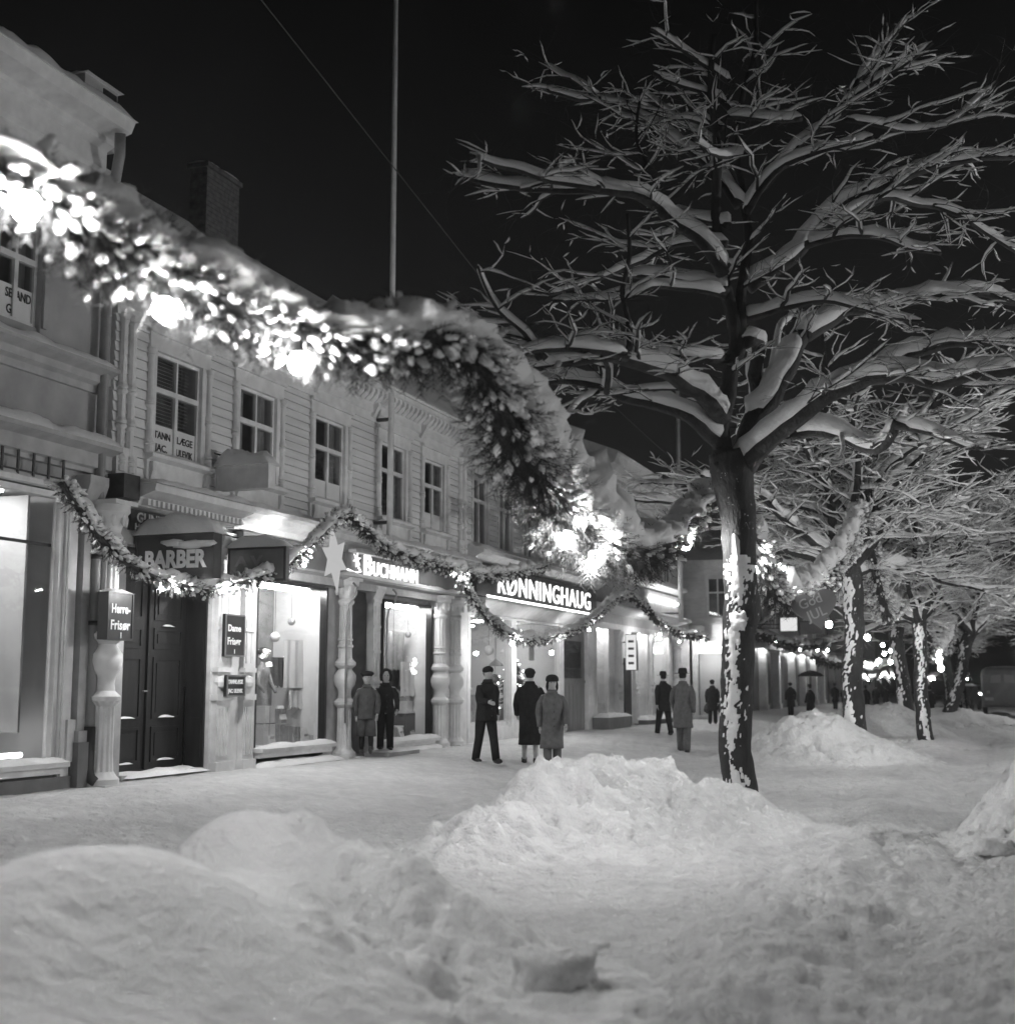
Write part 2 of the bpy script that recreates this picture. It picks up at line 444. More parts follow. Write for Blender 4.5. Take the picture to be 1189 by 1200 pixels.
def shop_window(b, y0, y1, z0, z1, X=XF, fm=TRIM, sill=True, mull=(), name='shop_window', fw=.08):
    m = MB()
    m.box(X-.125, X+.012, y0-fw, y0+.006, z0-.02, z1+fw); m.box(X-.125, X+.012, y1-.006, y1+fw, z0-.02, z1+fw); m.box(X-.122, X+.010, y0+.006, y1-.006, z1-.004, z1+fw-.003)
    for y in mull: m.box(X-.10, X+.02, y-.04, y+.04, z0, z1)
    w = m.build(name, fm, b)
    g = MB(); g.box(X-.064, X-.058, y0, y1, z0, z1); g.build('pane', GLASS, w)
    if sill:
        s = MB(); s.box(X-.12, X+.22, y0-fw-.05, y1+fw+.05, z0-.09, z0-.022); s.box(X-.12, X+.14, y0-fw, y1+fw, z0-.18, z0-.09)
        s.build('sill', TRIM, w)
        n = MB(); n.snow(X+.0, X+.235, y0-fw-.05, y1+fw+.05, z0-.022, .075, seed=y0); n.build('sill_snow', SNOW, w, True)
    return w
def cornice(name, b, prof, y0, y1, X, m=TRIM, brk=None):
    mb = MB(); mb.prism([(X+p[0], p[1]) for p in prof], 'y', y0, y1)
    return mb.build(name, m, b)

# ------------------------------------------------ building A : grey plastered shop, left
A = empty('plastered_shop', (XF, 12, .2), 'grey plastered building with ridged cornice beside the clapboard house, tall lit shop window below', 'building')
AY1 = 15.14; AY0 = 4.0
zc1, zc2, ze = 4.80, 5.88, 9.25
aw = (F(0,292)[0]-.05, 13.72, 6.22, 7.55)
aw2 = (aw[0]-2.6, 13.72-2.6, 6.22, 7.55)
AWy0, AWy1, AWz0, AWz1 = 9.6, 14.36, .64, 4.06
m = MB()
for r_ in holes_wall(AY0, AY1, .0, 8.9, [(AWy0-.1, AWy1+.08, .5, AWz1+.1)]):
    if r_[3] > 8 and r_[1]-r_[0] > 3 and r_[2] > 4:
        pass
    else: m.box(XF-.3, XF, *r_)
for r_ in holes_wall(AWy0-.1, AWy1+.08, AWz1+.1, 8.9, [aw, aw2]): m.box(XF-.3, XF, *r_)
m.box(XF-5, XF-.3, AY1-.02, AY1, 4, 8.9)
m.build('wall', PLASTER, A)
upper_window(A, *aw, blinds=False, lower=.42, tm=TRIM); upper_window(A, *aw2, tm=TRIM)
for w in (aw, aw2):
    m = MB()
    m.box(XF, XF+.05, w[0]-.14, w[0], w[2]-.1, w[3]+.2); m.box(XF, XF+.05, w[1], w[1]+.14, w[2]-.1, w[3]+.2)
    m.box(XF, XF+.05, w[0], w[1], w[3], w[3]+.2)
    m.box(XF+.05, XF+.09, w[1]+.02, w[1]+.10, w[2]+.0, w[3]+.1)
    m.build('window_casing', TRIMG, A)
cornice('upper_ledge', A, [(0,zc2-.28),(.06,zc2-.28),(.06,zc2-.18),(.14,zc2-.14),(.14,zc2-.04),(.30,zc2+.02),(.30,zc2+.07),(0,zc2+.10)], AY0, AY1-.02, XF, TRIMG)
n = MB(); n.snow(XF+.01, XF+.31, AY0, AY1-.02, zc2+.075, .10, seed=3); n.build('ledge_snow', SNOW, A, True)
cornice('shop_cornice', A, [(0,zc1-.33),(.10,zc1-.33),(.10,zc1-.27),(.16,zc1-.25),(.16,zc1-.06),(.34,zc1+.0),(.34,zc1+.06),(0,zc1+.10)], AY0, AY1+.05, XF, TRIMG)
n = MB(); n.snow(XF+.01, XF+.36, AY0, AY1+.05, zc1+.065, .14, seed=5); n.build('cornice_snow', SNOW, A, True)
cornice('window_head', A, [(0,AWz1+.10),(.14,AWz1+.10),(.16,AWz1+.16),(.10,AWz1+.24),(0,AWz1+.24)], AY0, AWy1+.2, XF, TRIM)
m = MB()
for i in range(12):
    y = 14.2-i*.29-(.0 if i != 1 else .0); hgt = .34 if i % 3 else .46
    m.box(XF+.13, XF+.15, y-.018, y+.018, 4.2, 4.2+hgt)
m.tube([(XF+.14, 10.4, 4.29), (XF+.14, 14.45, 4.29)], .012, 6); m.build('iron_rail', IRON, A)
AEND = F(158, 165, XF+.58)[0]
m = MB()   # eaves cornice
m.prism([(XF, ze-.75), (XF+.05, ze-.75), (XF+.05, ze-.5), (XF+.12, ze-.46), (XF+.12, ze-.2), (XF+.24, ze-.14), (XF+.24, ze-.06), (XF+.52, ze+.02), (XF+.58, ze+.16), (XF+.58, ze+.2), (XF-.3, ze+.2), (XF-.3, ze-.75)], 'y', AY0, AEND)
m.build('eaves_cornice', TRIM, A)
n = MB(); n.snow(XF+.05, XF+.62, AY0, AEND+.02, ze+.2, .17, seed=8, lift=-.02); n.build('eaves_snow', SNOW, A, True)
m = MB(); m.prism([(XF+.1, ze+.2), (XF-5.4, ze+4.9), (XF-11, ze+.2)], 'y', AY0, AEND-.05)
rf = m.build('roof', SNOWB, A)
dq0, dzt = F(100, 84, XF-.3); dq1 = F(139, 84, XF-.3)[0]; dzb = F(125, 150, XF-.3)[1]
m = MB(); m.box(XF-1.3, XF-.3, dq0, dq1, dzb-.3, dzt); m.build('dormer', TRIMG, A)
m = MB(); m.box(XF-.302, XF-.285, dq0+(dq1-dq0)*.55, dq1-.03, dzb, dzt-.06); m.build('dormer_window', DARK, A)
n = MB(); n.snow(XF-1.4, XF-.22, dq0-.05, dq1+.05, dzt, .10, seed=9); n.build('dormer_snow', SNOW, A, True)
# shop window A
shop_window(A, AWy0, AWy1, AWz0, AWz1, mull=(11.6,), fm=TRIM)
dr = display_room(A, AWy0, AWy1, AWz0, AWz1, deep=1.6, back=SHOPW, tube=False)
t = MB(); t.box(XF-.8, XF-.3, 10.2, 11.4, AWz1-.0, AWz1+.04); t.box(XF-.8, XF-.3, 12.2, 13.6, AWz1-.0, AWz1+.04); t.build('tube_lamp', emis('ceiling_light_panel', 32), dr)
t = MB(); t.tube([(XF-.25, 10.4, AWz0+.07), (XF-.25, 14.1, AWz0+.07)], .035, 8); t.build('low_tube_lamp', emis('window_strip_lamp', 9), dr)
m = MB(); m.box(XF-1.5, XF-.18, 13.93, 13.97, 1.0, AWz1); m.build('side_panel', SHOPD, dr)
m = MB(); m.box(XF-.16, XF-.13, AWy0, AWy1, 3.42, 3.46); m.build('curtain_rod', IRON, dr)
m = MB(); m.box(XF, XF+.06, AWy1+.08, AWy1+.30, .35, 4.1); m.box(XF, XF+.09, AWy1+.1, AWy1+.16, .35, 4.1); m.box(XF, XF+.10, AWy1+.20, AWy1+.36, .6, 1.15)
m.build('window_jamb', TRIM, A)
m = MB(); m.box(XF, XF+.12, AWy1+.36, AY1-.14, 1.0, 4.0); m.box(XF, XF+.17, AWy1+.34, AY1-.12, .85, 1.0)
m.prism([(XF, 4.0), (XF+.13, 4.0), (XF+.24, 4.3), (XF+.24, 4.42), (XF, 4.42)], 'y', AWy1+.28, AY1-.1)
m.build('pilaster', TRIMG, A)
m = MB(); m.box(XF, XF+.10, AY0, AWy1+.30, -.1, .42); m.box(XF, XF+.19, AWy1+.32, AY1-.12, -.1, .85); m.build('plinth', SIGNM, A)
# things in shop window A
hs = empty('hanging_lamp', (XF-.8, 13.2, 2.95), 'white glass pendant lamp bowl hanging in the tall shop window of the grey plastered building', 'lamp')
m = MB(); m.lathe((0, 0, 0), [(.04, .12), (.2, .1), (.30, .03), (.28, -.02), (.15, -.07), (.02, -.08)], 14); local('lamp_bowl', m, LITBOX, hs, True)
m = MB(); m.tube([(0, 0, .1), (0, 0, 1.08)], .01, 6); local('rod', m, IRON, hs)
for k, (y, w, z, s_) in enumerate([(13.0, .26, 2.03, 1.0), (13.42, .30, 1.98, 1.1)]):
    h = MB()
    pts = []
    for i in range(24):
        a = 2*PI*i/24; pts.append((.017*16*math.sin(a)**3*s_, .017*(13*math.cos(a)-5*math.cos(2*a)-2*math.cos(3*a)-math.cos(4*a))*s_))
    h.prism([(y+p[0], z+p[1]) for p in pts], 'x', XF-.42, XF-.40)
    o = h.build('paper_heart', SHOPD, None); tag(o, 'grey heart shaped ornament in the tall shop window, ' + ('nearer the pendant lamp rod' if k == 0 else 'nearer the side panel'), 'ornament', 'heart ornaments in the tall shop window')
pc = MB(); pc.box(XF-.5, XF-.48, 13.0, 13.42, .68, 1.15); pc.box(XF-.48, XF-.479, 13.05, 13.36, 1.05, 1.10)
tag(pc.build('price_placard', [PAPER], None), 'white price placard standing low in the tall shop window of the plastered building', 'placard')
pc = MB(); pc.box(XF-.7, XF-.68, 12.75, 13.5, 1.3, 1.62)
tag(pc.build('display_card', [PAPER], None), 'wide white card behind the price placard in the tall shop window', 'card')
pc = MB(); pc.box(XF-1.0, XF-.55, 12.9, 13.7, .64, .66); pc.box(XF-1.0, XF-.55, 12.9, 13.7, 1.22, 1.25); pc.box(XF-.99, XF-.56, 13.66, 13.70, .66, 1.22); pc.box(XF-.99, XF-.56, 12.9, 12.94, .66, 1.22)
tag(pc.build('display_stand', [SHOPD], None), 'low grey display stand behind the placard in the tall shop window', 'stand')
# down pipe
dp = empty('downpipe', (XF+.14, 15.22, .3), 'grey downpipe from the eaves between the plastered building and the clapboard house', 'drainpipe')
dp.location = (XF+.14, F(111, 700, XF+.14)[0], .3)
m = MB(); m.tube([(.34, -.30, 8.90), (.30, -.24, 8.62), (.05, -.04, 8.10), (0, 0, 7.8), (0, 0, 4.35), (0, 0, .75)], .075, 10); local('pipe', m, ZINC, dp, True)
m = MB(); m.tube([(0, 0, .75), (0, .0, .2), (.03, 0, .08), (.16, 0, -.0)], .088, 10); local('shoe', m, IRON, dp, True)
m = MB()
for z in (7.5, 5.6, 3.0, 2.1): m.tube([(0, 0, z), (0, 0, z+.06)], .09, 10)
local('clamp', m, IRON, dp, True)
m = MB(); m.box(-.12, .22, .25, .62, 3.88, 4.22); local('junction_box', m, IRON, dp)

# ------------------------------------------------ building B : clapboard house
B = empty('clapboard_house', (XF, 22, .25), 'pale clapboard house with row of flanked windows above the barber door and clothing shop', 'building')
BY0, BY1 = 15.36, 28.98
zl = 4.42      # ledge over shops
WB = [(16.36, 17.58), (18.72, 19.92), (21.34, 22.54), (24.18, 25.38), (26.38, 27.5)]
wz0, wz1 = 4.98, 6.56
holes = [(a, b, wz0, wz1) for a, b in WB]
m = MB()
for r_ in holes_wall(BY0, BY1, 4.2, 7.2, holes): m.box(XF-.3, XF-.05, *r_)
m.build('wall', CLAP, B)
m = MB()
for r_ in holes_wall(BY0, BY1, 4.45, 6.9, [(a-.12, b+.12, wz0-.02, wz1+.02) for a, b in WB]): clap(m, r_[0], r_[1], r_[2], r_[3], XF)
m.build('clapboards', CLAP, B)
for i, (a, b) in enumerate(WB):
    upper_window(B, a, b, wz0, wz1, blinds=(i == 0), lower=(.44 if i < 2 else (.36 if i != 3 else 0)))
    # casing, colonnettes and sill bracket of each window
    m = MB()
    m.box(XF-.05, XF+.03, a-.12, a, wz0, wz1); m.box(XF-.05, XF+.03, b, b+.12, wz0, wz1)
    m.box(XF-.05, XF+.045, a-.2, b+.2, wz1, wz1+.30); m.box(XF+.045, XF+.10, a-.24, b+.24, wz1+.24, wz1+.30)
    m.prism([(XF-.05, wz0-.42), (XF+.06, wz0-.42), (XF+.06, wz0-.10), (XF+.16, wz0-.06), (XF+.16, wz0), (XF-.05, wz0)], 'y', a-.22, b+.22)
    for y in (a-.15, b+.05): m.prism([(XF, wz0-.5), (XF+.05, wz0-.5), (XF+.12, wz0-.25), (XF+.12, wz0-.12), (XF, wz0-.12)], 'y', y, y+.10)
    cs = m.build('window_casing', TRIM, B)
    for y in (a-.17, b+.17):
        m = MB(); m.lathe((XF+.04, y, wz0), ring_col(None, .052, wz0, wz1, (.10, .47)), 10); m.build('colonnette', TRIM, cs, True, R(35))
    n = MB(); n.snow(XF+.0, XF+.17, a-.2, b+.2, wz0, .045, seed=a); n.build('sill_snow', SNOW, cs, True)
# corner colonnettes in pairs
for y in (15.50, 15.72, 28.42, 28.66):
    m = MB(); m.lathe((XF+.05, y, 4.6), ring_col(None, .06, 4.6, 6.9, (.07, .30, .52)), 8); m.build('corner_colonnette', TRIM, B, True, R(35))
for y in (15.38, 28.3):
    m = MB(); m.box(XF, XF+.09, y, y+.48, 4.45, 4.95); m.build('corner_pedestal', TRIM, B)
cornice('frieze', B, [(-.05,6.87),(.05,6.87),(.05,7.02),(.10,7.05),(.10,7.2),(.22,7.30),(.24,7.42),(.36,7.46),(.36,7.54),(-.05,7.54)], BY0-.02, BY1, XF, TRIM)
m = MB()       # bracketed dentils under the middle of the eaves
for i in range(34):
    y = 21.2+i*.215
    m.prism([(XF+.05, 7.22), (XF+.16, 7.22), (XF+.31, 7.36), (XF+.31, 7.455), (XF+.05, 7.455)], 'y', y, y+.10)
for y in (21.2, 23.6, 26.0, 28.5): m.prism([(XF+.05, 6.95), (XF+.10, 6.95), (XF+.22, 7.15), (XF+.22, 7.22), (XF+.05, 7.22)], 'y', y, y+.12)
m.build('eaves_bracket', TRIM, B)
m = MB()
m.prism([(XF-.3, 7.541), (XF+.42, 7.541), (XF+.42, 7.62), (XF-3.4, 10.95), (XF-7.4, 7.541)], 'y', BY0-.05, BY1+.02)
m.build('roof', SNOWB, B)
n = MB(); n.snow(XF-.2, XF+.46, BY0, BY1, 7.60, .13, seed=12, lift=-.02); n.build('eaves_snow', SNOW, B, True)
for (y0, y1) in ((16.6, 17.7), (21.3, 22.6), (24.6, 25.5)):   # low roof hatches with snow slabs
    m = MB(); m.prism([(XF-1.5, 8.9), (XF-1.15, 8.95), (XF-1.15, 9.28), (XF-2.0, 9.50), (XF-2.2, 9.3)], 'y', y0, y1); h = m.build('roof_hatch', SIGNG, B)
    n = MB(); n.snow(XF-2.1, XF-1.08, y0-.08, y1+.08, 9.40, .10, seed=y0, lift=-.12); n.build('hatch_snow', SNOW, h, True)
m = MB(); cy0 = F(243, 200, XF-3.0)[0]; cy1 = F(281, 200, XF-3.0)[0]; ctz = F(255, 197, XF-3.0)[1]
for i in range(22): m.box(XF-3.4, XF-3.0, cy0, cy1, ctz-2.3+i*.1, ctz-2.21+i*.1)
m.box(XF-3.38, XF-3.02, cy0+.02, cy1-.02, ctz-2.4, ctz-.1); m.box(XF-3.45, XF-2.95, cy0-.05, cy1+.05, ctz-.1, ctz)
ch = m.build('chimney', BRICK, B)
n = MB(); n.snow(XF-3.45, XF-2.95, cy0-.05, cy1+.05, ctz, .10, seed=2); n.build('chimney_snow', SNOW, ch, True)
# ground floor
cornice('shop_ledge', B, [(-.05,zl-.30),(.10,zl-.30),(.12,zl-.18),(.28,zl-.12),(.30,zl-.02),(.42,zl+.0),(.42,zl+.05),(-.05,zl+.12)], 18.5, BY1-.1, XF, TRIM)
n = MB(); n.snow(XF+.0, XF+.44, 18.5, BY1-.1, zl+.06, .10, seed=15); n.build('ledge_snow', SNOW, B, True)
# hood over the door with dentils
m = MB(); m.prism([(XF-.05, 4.12), (XF+.30, 4.12), (XF+.34, 4.24), (XF+.58, 4.32), (XF+.60, 4.42), (XF-.05, 4.62)], 'y', 15.62, 18.32); dh = m.build('door_hood', TRIM, B)
m = MB()
for i in range(22): y = 15.7+i*.118; m.box(XF+.302, XF+.42, y, y+.06, 4.13, 4.22)
m.build('dentil', TRIML, dh)
n = MB(); n.snow(XF+.05, XF+.62, 15.6, 18.35, 4.44, .10, seed=16); n.build('hood_snow', SNOW, dh, True)
DH = 3.62
m = MB()   # walls round the openings of the ground floor
m.box(XF-.3, XF-.05, 15.2, 15.9, 0, 4.2); m.box(XF-.3, XF-.05, 18.0, 19.42, 0, 4.2); m.box(XF-.3, XF-.05, 21.98, 22.95, 0, 4.2)
m.box(XF-.3, XF-.05, 23.85, 24.40, 0, 4.2); m.box(XF-.3, XF-.05, 26.92, BY1, 0, 4.2)
m.box(XF-.3, XF-.05, 15.9, 18.0, DH, 4.2); m.box(XF-.3, XF-.05, 19.42, 21.98, 3.42, 4.2); m.box(XF-.3, XF-.05, 22.95, 23.85, 3.5, 4.2); m.box(XF-.3, XF-.05, 24.40, 26.92, 3.36, 4.2)
m.box(XF-.3, XF-.05, 19.42, 21.98, 0, .30); m.box(XF-.3, XF-.05, 24.40, 26.92, 0, .30)
m.box(XF-1.2, XF-.3, 15.82, 15.9, 0, DH);  m.box(XF-1.4, XF-.3, 22.88, 22.95, 0, 3.5); m.box(XF-1.4, XF-.3, 23.85, 23.9, 0, 3.5)
m.build('shopfront_wall', TRIMG, B)
# barber door: two tall leaves in the recess, with panels
XD = XF-.42
m = MB(); m.box(XD+.06, XF-.02, 17.955, 17.999, .34, DH); m.box(XD+.10, XF-.06, 17.94, 17.955, .5, 1.1); m.box(XD+.10, XF-.06, 17.94, 17.955, 1.25, 2.4); m.build('door_reveal', DOORM, B)
def leaf(y0, y1, ang, hinge, name='door'):
    e = MB(); H = 3.02; w = y1-y0
    e.box(-.03, .03, 0, w, 0, H)
    for (a, b) in ((.10, .62), (.74, 1.66), (1.78, 2.10), (2.22, 2.86)):
        e.box(.03, .05, .12, .16, a, b); e.box(.03, .05, w-.16, w-.12, a, b); e.box(.03, .05, .16, w-.16, a, a+.04); e.box(.03, .05, .16, w-.16, b-.04, b)
        e.box(.03, .042, .22, w-.22, a+.09, b-.09)
    o = e.build(name, DOORM, None); o.parent = B
    M = Matrix.Translation((XD, hinge, .36)) @ Matrix.Rotation(ang, 4, 'Z') @ Matrix.Translation((0, y0-hinge, 0))
    o.matrix_local = world_of(B).inverted() @ M
    return o
d1 = leaf(15.95, 16.92, 0, 16.92); d2 = leaf(16.98, 17.96, 0, 17.96)
m = MB(); m.tube([(.05, .90, 1.15), (.12, .90, 1.15), (.12, .82, 1.15)], .014, 6); m.build('handle', ZINC, None).parent = d1
m = MB(); m.box(XD-.06, XD+.06, 15.9, 18.0, .3, .36); m.box(XD-.05, XD+.07, 15.9, 18.0, 3.385, 3.45); m.box(XD-.05, XD+.05, 15.9, 18.0, 3.45, DH)
m.box(XD-.02, XD+.07, 16.925, 16.975, .36, 3.385)
m.build('door_frame', DOORM, B)
m = MB(); m.box(XF-.14, XF+.0, 15.9, 17.3, .26, .33); m.box(XF-.14, XF+.0, 17.3, 18.0, .26, .34); m.build('threshold', TRIMG, B)
n = MB(); n.snow(XD+.03, XF+.12, 15.95, 18.0, .30, .07, seed=21); n.build('threshold_snow', SNOW, B, True)
for (y, z, w) in ((16.2, 1.12, .45), (16.2, .46, .45), (17.25, 1.12, .4), (17.25, .48, .45), (17.3, 2.5, .3)): n = MB(); n.snow(XD+.02, XD+.075, y, y+w, z, .035, seed=z*5+y); n.build('door_snow', SNOW, B, True)
column(B, F(123, 800, XF+.24)[0], .40, .25, 4.05, X=XF+.24, m=TRIML)
column(B, F(262, 800, XF+.12)[0], .44, .25, 3.95, square=True); column(B, F(291, 800, XF+.12)[0], .34, .25, 3.95, square=True)
column(B, F(404, 800, XF+.12)[0], .38, .25, 3.55, X=XF+.12, m=TRIM); column(B, F(441, 800, XF+.12)[0], .34, .25, 3.55, square=True, m=TRIM)
column(B, F(515, 800, XF+.14)[0], .40, .25, 3.5, X=XF+.14, m=TRIML); column(B, F(533, 800, XF+.14)[0], .38, .25, 3.5, X=XF+.14, m=TRIML)
m = MB(); m.box(XF-.05, XF+.05, 27.0, 28.9, .2, 3.5); m.build('pilaster_panel', TRIM, B)
m = MB(); m.box(XF-.05, XF+.04, 18.02, 19.38, .2, 4.05); m.build('pilaster_panel', TRIM, B)
# fascia of the clothing shop
m = MB(); m.box(XF-.05, XF+.16, 18.7, 22.3, 3.60, 4.10); m.box(XF-.05, XF+.20, 22.3, 28.3, 3.62, 4.10); m.build('sign_fascia', SIGNM, B)
cornice('shop_architrave', B, [(-.05,3.42),(.18,3.42),(.18,3.56),(.30,3.60),(.30,3.64),(-.05,3.66)], 19.3, 28.3, XF, TRIMG)
n = MB(); n.snow(XF+.16, XF+.32, 21.9, 28.3, 3.642, .075, seed=23); n.build('architrave_snow', SNOW, B, True)
m = MB(); m.box(XF+.20, XF+.36, 22.4, 26.6, 4.10, 4.15); m.build('sign_hood', TRIML, B)
shop_window(B, 19.48, 21.92, .58, 3.34, fm=DARK, fw=.06); SH2 = mat('shop_back_cloth', .24, .9, 3, .2); SH3 = mat('shop_back_board', .42, .9, 3, .15)
w1r = display_room(B, 19.48, 21.92, .58, 3.34, deep=1.0, back=SH2)
shop_window(B, 24.46, 26.86, .50, 3.28, fm=DARK, fw=.06); w2r = display_room(B, 24.46, 26.86, .50, 3.28, deep=1.0, back=SH3)
m = MB(); m.box(XF-1.34, XF-1.28, 22.95, 23.85, .3, 3.5); m.box(XF-1.28, XF-1.26, 23.1, 23.7, .55, 1.3); dd = m.build('door', DOORM, B)
m = MB(); m.box(XF-1.275, XF-1.262, 23.1, 23.7, 1.5, 2.5); m.build('pane', WGLASS, dd)
m = MB(); m.box(XF-1.3, XF-.3, 22.95, 23.85, .2, .3); m.build('entrance_step', TRIMG, B)
for y in (22.25, 24.02): # curled rods at the capitals
    m = MB(); m.tube([(XF+.26, y, .9), (XF+.26, y, 2.9), (XF+.30, y, 3.1), (XF+.42, y+.03, 3.25), (XF+.44, y+.05, 3.42), (XF+.36, y+.05, 3.5)], .022, 6); m.build('drain_rod', ZINC, B, True)
st = MB(); st.box(XF+.28, XF+.78, 23.05, 24.5, .18, .34)
so = st.build('door_step', TRIMG, None); tag(so, 'low stone step under the two boys at the clothing shop entrance', 'step')
n = MB(); n.snow(XF+.28, XF+.8, 23.03, 24.52, .34, .04, seed=31); n.build('step_snow', SNOW, so, True)
for k, (y0, y1) in enumerate(((19.3, 22.1), (24.3, 27.0))):
    m = MB(); m.box(XF+.0, XF+.30, y0, y1, .1, .26); o = m.build('cellar_cover', SIGNG, B)
    n = MB(); n.snow(XF+.0, XF+.34, y0-.05, y1+.05, .26, .09, seed=33+k, over=.05); n.build('cover_snow', SNOW, o, True)
# things in the clothing shop windows
def poster(name, X, y0, y1, z0, z1, mt, label, cat, rows=0):
    e = MB(); e.box(X, X+.008, y0, y1, z0, z1); o = e.build(name, mt, None); tag(o, label, cat)
    if rows:
        q = MB()
        for i in range(rows):
            z = z1-.08-(z1-z0-.14)*i/rows
            q.box(X+.008, X+.011, y0+.06, y1-.06-random.uniform(0, .1), z-.018, z)
        q.build('printed_lines', GREYP, o)
    return o
FX = lambda px, X: F(px, 780, X)[0]
poster('wall_poster', XF-.55, FX(360, XF-.55), FX(379, XF-.55), 1.95, 2.95, PAPER, 'tall printed poster high in the left clothing shop window', 'poster', 14)
poster('wall_poster', XF-.45, FX(485, XF-.45), FX(498, XF-.45), 1.75, 2.85, PAPER, 'tall printed poster in the right clothing shop window beside hung clothes', 'poster', 14)
def cloth(name, X, y0, y1, z0, z1, mt, label, cat, scallop=0.0):
    n = 14; vs = []; fs = []
    for i in range(n+1):
        y = y0+(y1-y0)*i/n; dx = .025*math.sin(i*1.3)
        zz = z0+scallop*abs(math.sin(i*PI/2.0))
        vs += [(X+dx*.3, y, z1), (X+dx, y, (z0+z1)/2), (X+dx*1.5, y, zz)]
    for i in range(n):
        for k in range(2): a = i*3+k; fs.append((a, a+3, a+4, a+1))
    e = MB(); e.add(vs, fs)
    e.add([(v[0]-.012, v[1], v[2]) for v in vs], [tuple(reversed(f)) for f in fs])
    o = e.build(name, mt, None, True); tag(o, label, cat); return o
cloth('hanging_cloth', XF-.5, FX(333, XF-.5), FX(360, XF-.5), 1.55, 2.42, PAPER, 'white fringed cloth hanging in the left clothing shop window', 'cloth')
cloth('hanging_cloth', XF-.5, FX(340, XF-.5), FX(358, XF-.5), 1.15, 1.5, PAPER, 'small scalloped cloth below the fringed cloth in the left clothing window', 'cloth', .06)
cloth('hanging_garment', XF-.5, FX(455, XF-.5), FX(474, XF-.5), 1.9, 2.75, CLOTH_L, 'pale blouse hung high in the right clothing shop window', 'garment', .05)
cloth('hanging_garment', XF-.42, FX(470, XF-.42), FX(488, XF-.42), 1.35, 2.1, PAPER, 'white linen hung lower in the right clothing shop window', 'garment', .03)
def mannequin(loc, h, label, mt):
    e = empty('mannequin', loc, label, 'mannequin')
    m = MB(); m.lathe((0, 0, 0), [(.02, 0), (.19*h, .0), (.17*h, .25*h), (.13*h, .5*h), (.10*h, .66*h), (.15*h, .82*h), (.18*h, .95*h), (.13*h, 1.03*h), (.05*h, 1.07*h), (.045*h, 1.12*h)], 14, rx=.7); local('dress', m, mt, e, True)
    m = MB(); m.blob((0, 0, 1.24*h), .085*h, .085*h, .12*h, 10, 8, .04); m.blob((.08*h, 0, 1.23*h), .02, .015, .03, 5, 4, 0); local('head', m, SKIN, e, True)
    m = MB(); m.blob((-.02, 0, 1.29*h), .10*h, .10*h, .09*h, 10, 6, .1); local('hair', m, CLOTH_G, e, True)
    for s in (-1, 1):
        m = MB(); m.tube([(0, s*.17*h, .93*h), (.05, s*.24*h, .70*h), (.16, s*.20*h, .55*h)], [.05*h, .04*h, .03*h], 8); local('arm', m, mt, e, True)
    return e
mannequin((XF-.55, FX(308, XF-.55), .95), .95, 'mannequin in pale dress with curled dark hair in the left clothing window', CLOTH_L)
mannequin((XF-.5, FX(472, XF-.5), .52), .78, 'child mannequin in pale jumper standing in the right clothing window', CLOTH_L)
rr = random.Random(5)
i = 0
BY_ = FX(300, XF-.4)-19.62
for (y, z, w, h) in ((19.62, .58, .42, .36), (20.02, .58, .40, .34), (20.42, .58, .3, .3), (19.66, .95, .36, .3), (20.05, .93, .42, .26), (20.8, .58, .2, .28), (21.1, .58, .34, .12)):
    y += BY_; e = MB(); e.box(XF-.6, XF-.22-.02*(i % 3), y, y+w*.92, z, z+h*.98)
    o = e.build('gift_box', [PAPER, CLOTH_L, SHOPD][i % 3] if i else PAPER, None)
    r2 = MB(); r2.box(XF-.603, XF-.212-.02*(i % 3), y+w*.4, y+w*.46, z, z+h*.985+.004); r2.build('ribbon', GREYP, o)
    tag(o, ['white', 'pale', 'grey'][i % 3] + ' gift box with ribbon in the left clothing window, ' + ['lowest at the corner', 'lowest beside the corner one', 'lowest third from the corner', 'upper one at the corner', 'upper one next to the corner', 'narrow one by itself', 'flat one near the jamb'][i], 'box', 'gift boxes piled in the left clothing window'); i += 1
for i, (y, z, w, h) in enumerate(((24.9, .50, .5, .32), (25.55, .50, .45, .22), (26.1, .5, .5, .5), (26.15, 1.03, .3, .2))):
    e = MB(); e.box(XF-.6, XF-.25, y, y+w, z, z+h)
    o = e.build('display_box', [CLOTH_G, CLOTH_L, CLOTH_G, PAPER][i], None)
    e = MB(); e.box(XF-.59, XF-.235, y+.02, y+w-.02, z+h, z+h+.03); e.build('lid', PAPER, o)
    tag(o, ['dark box with white lid below the child mannequin', 'pale low box in the right clothing window centre', 'tall dark box with white lid in the right clothing window', 'small white box on the tall dark box'][i], 'box')

rc = random.Random(12)
for k in range(9):   # price cards and small goods
    wn = 0 if k < 5 else 1; px_ = (316, 328, 345, 356, 372, 458, 468, 481, 493)[k]; X = XF-.24-.05*(k % 3); y = F(px_, 850, X)[0]; z = (.58 if wn == 0 else .50)
    if wn == 0: z += (.0, .42, .0, .0, .0)[k]
    e = MB(); e.prism([(X, z), (X+.08, z), (X+.0, z+.24), (X-.02, z+.24)], 'y', y-.11, y+.11); o = e.build('price_card', PAPER, None)
    e = MB(); e.obox(Matrix.Translation((X+.052, y, z+.12)) @ Matrix.Rotation(.32, 4, 'Y'), .006, .13, .05); e.build('price_mark', GREYP, o)
    tag(o, 'folded white price card in the %s clothing window, %s' % (('left', 'right')[wn], ('first from the boxes', 'standing higher on a box', 'before the scalloped cloth', 'beyond the scalloped cloth', 'near the far jamb', 'nearest the entrance', 'at the feet of the child mannequin', 'before the tall dark box', 'near the far jamb')[k]), 'card', 'price cards in the clothing windows')
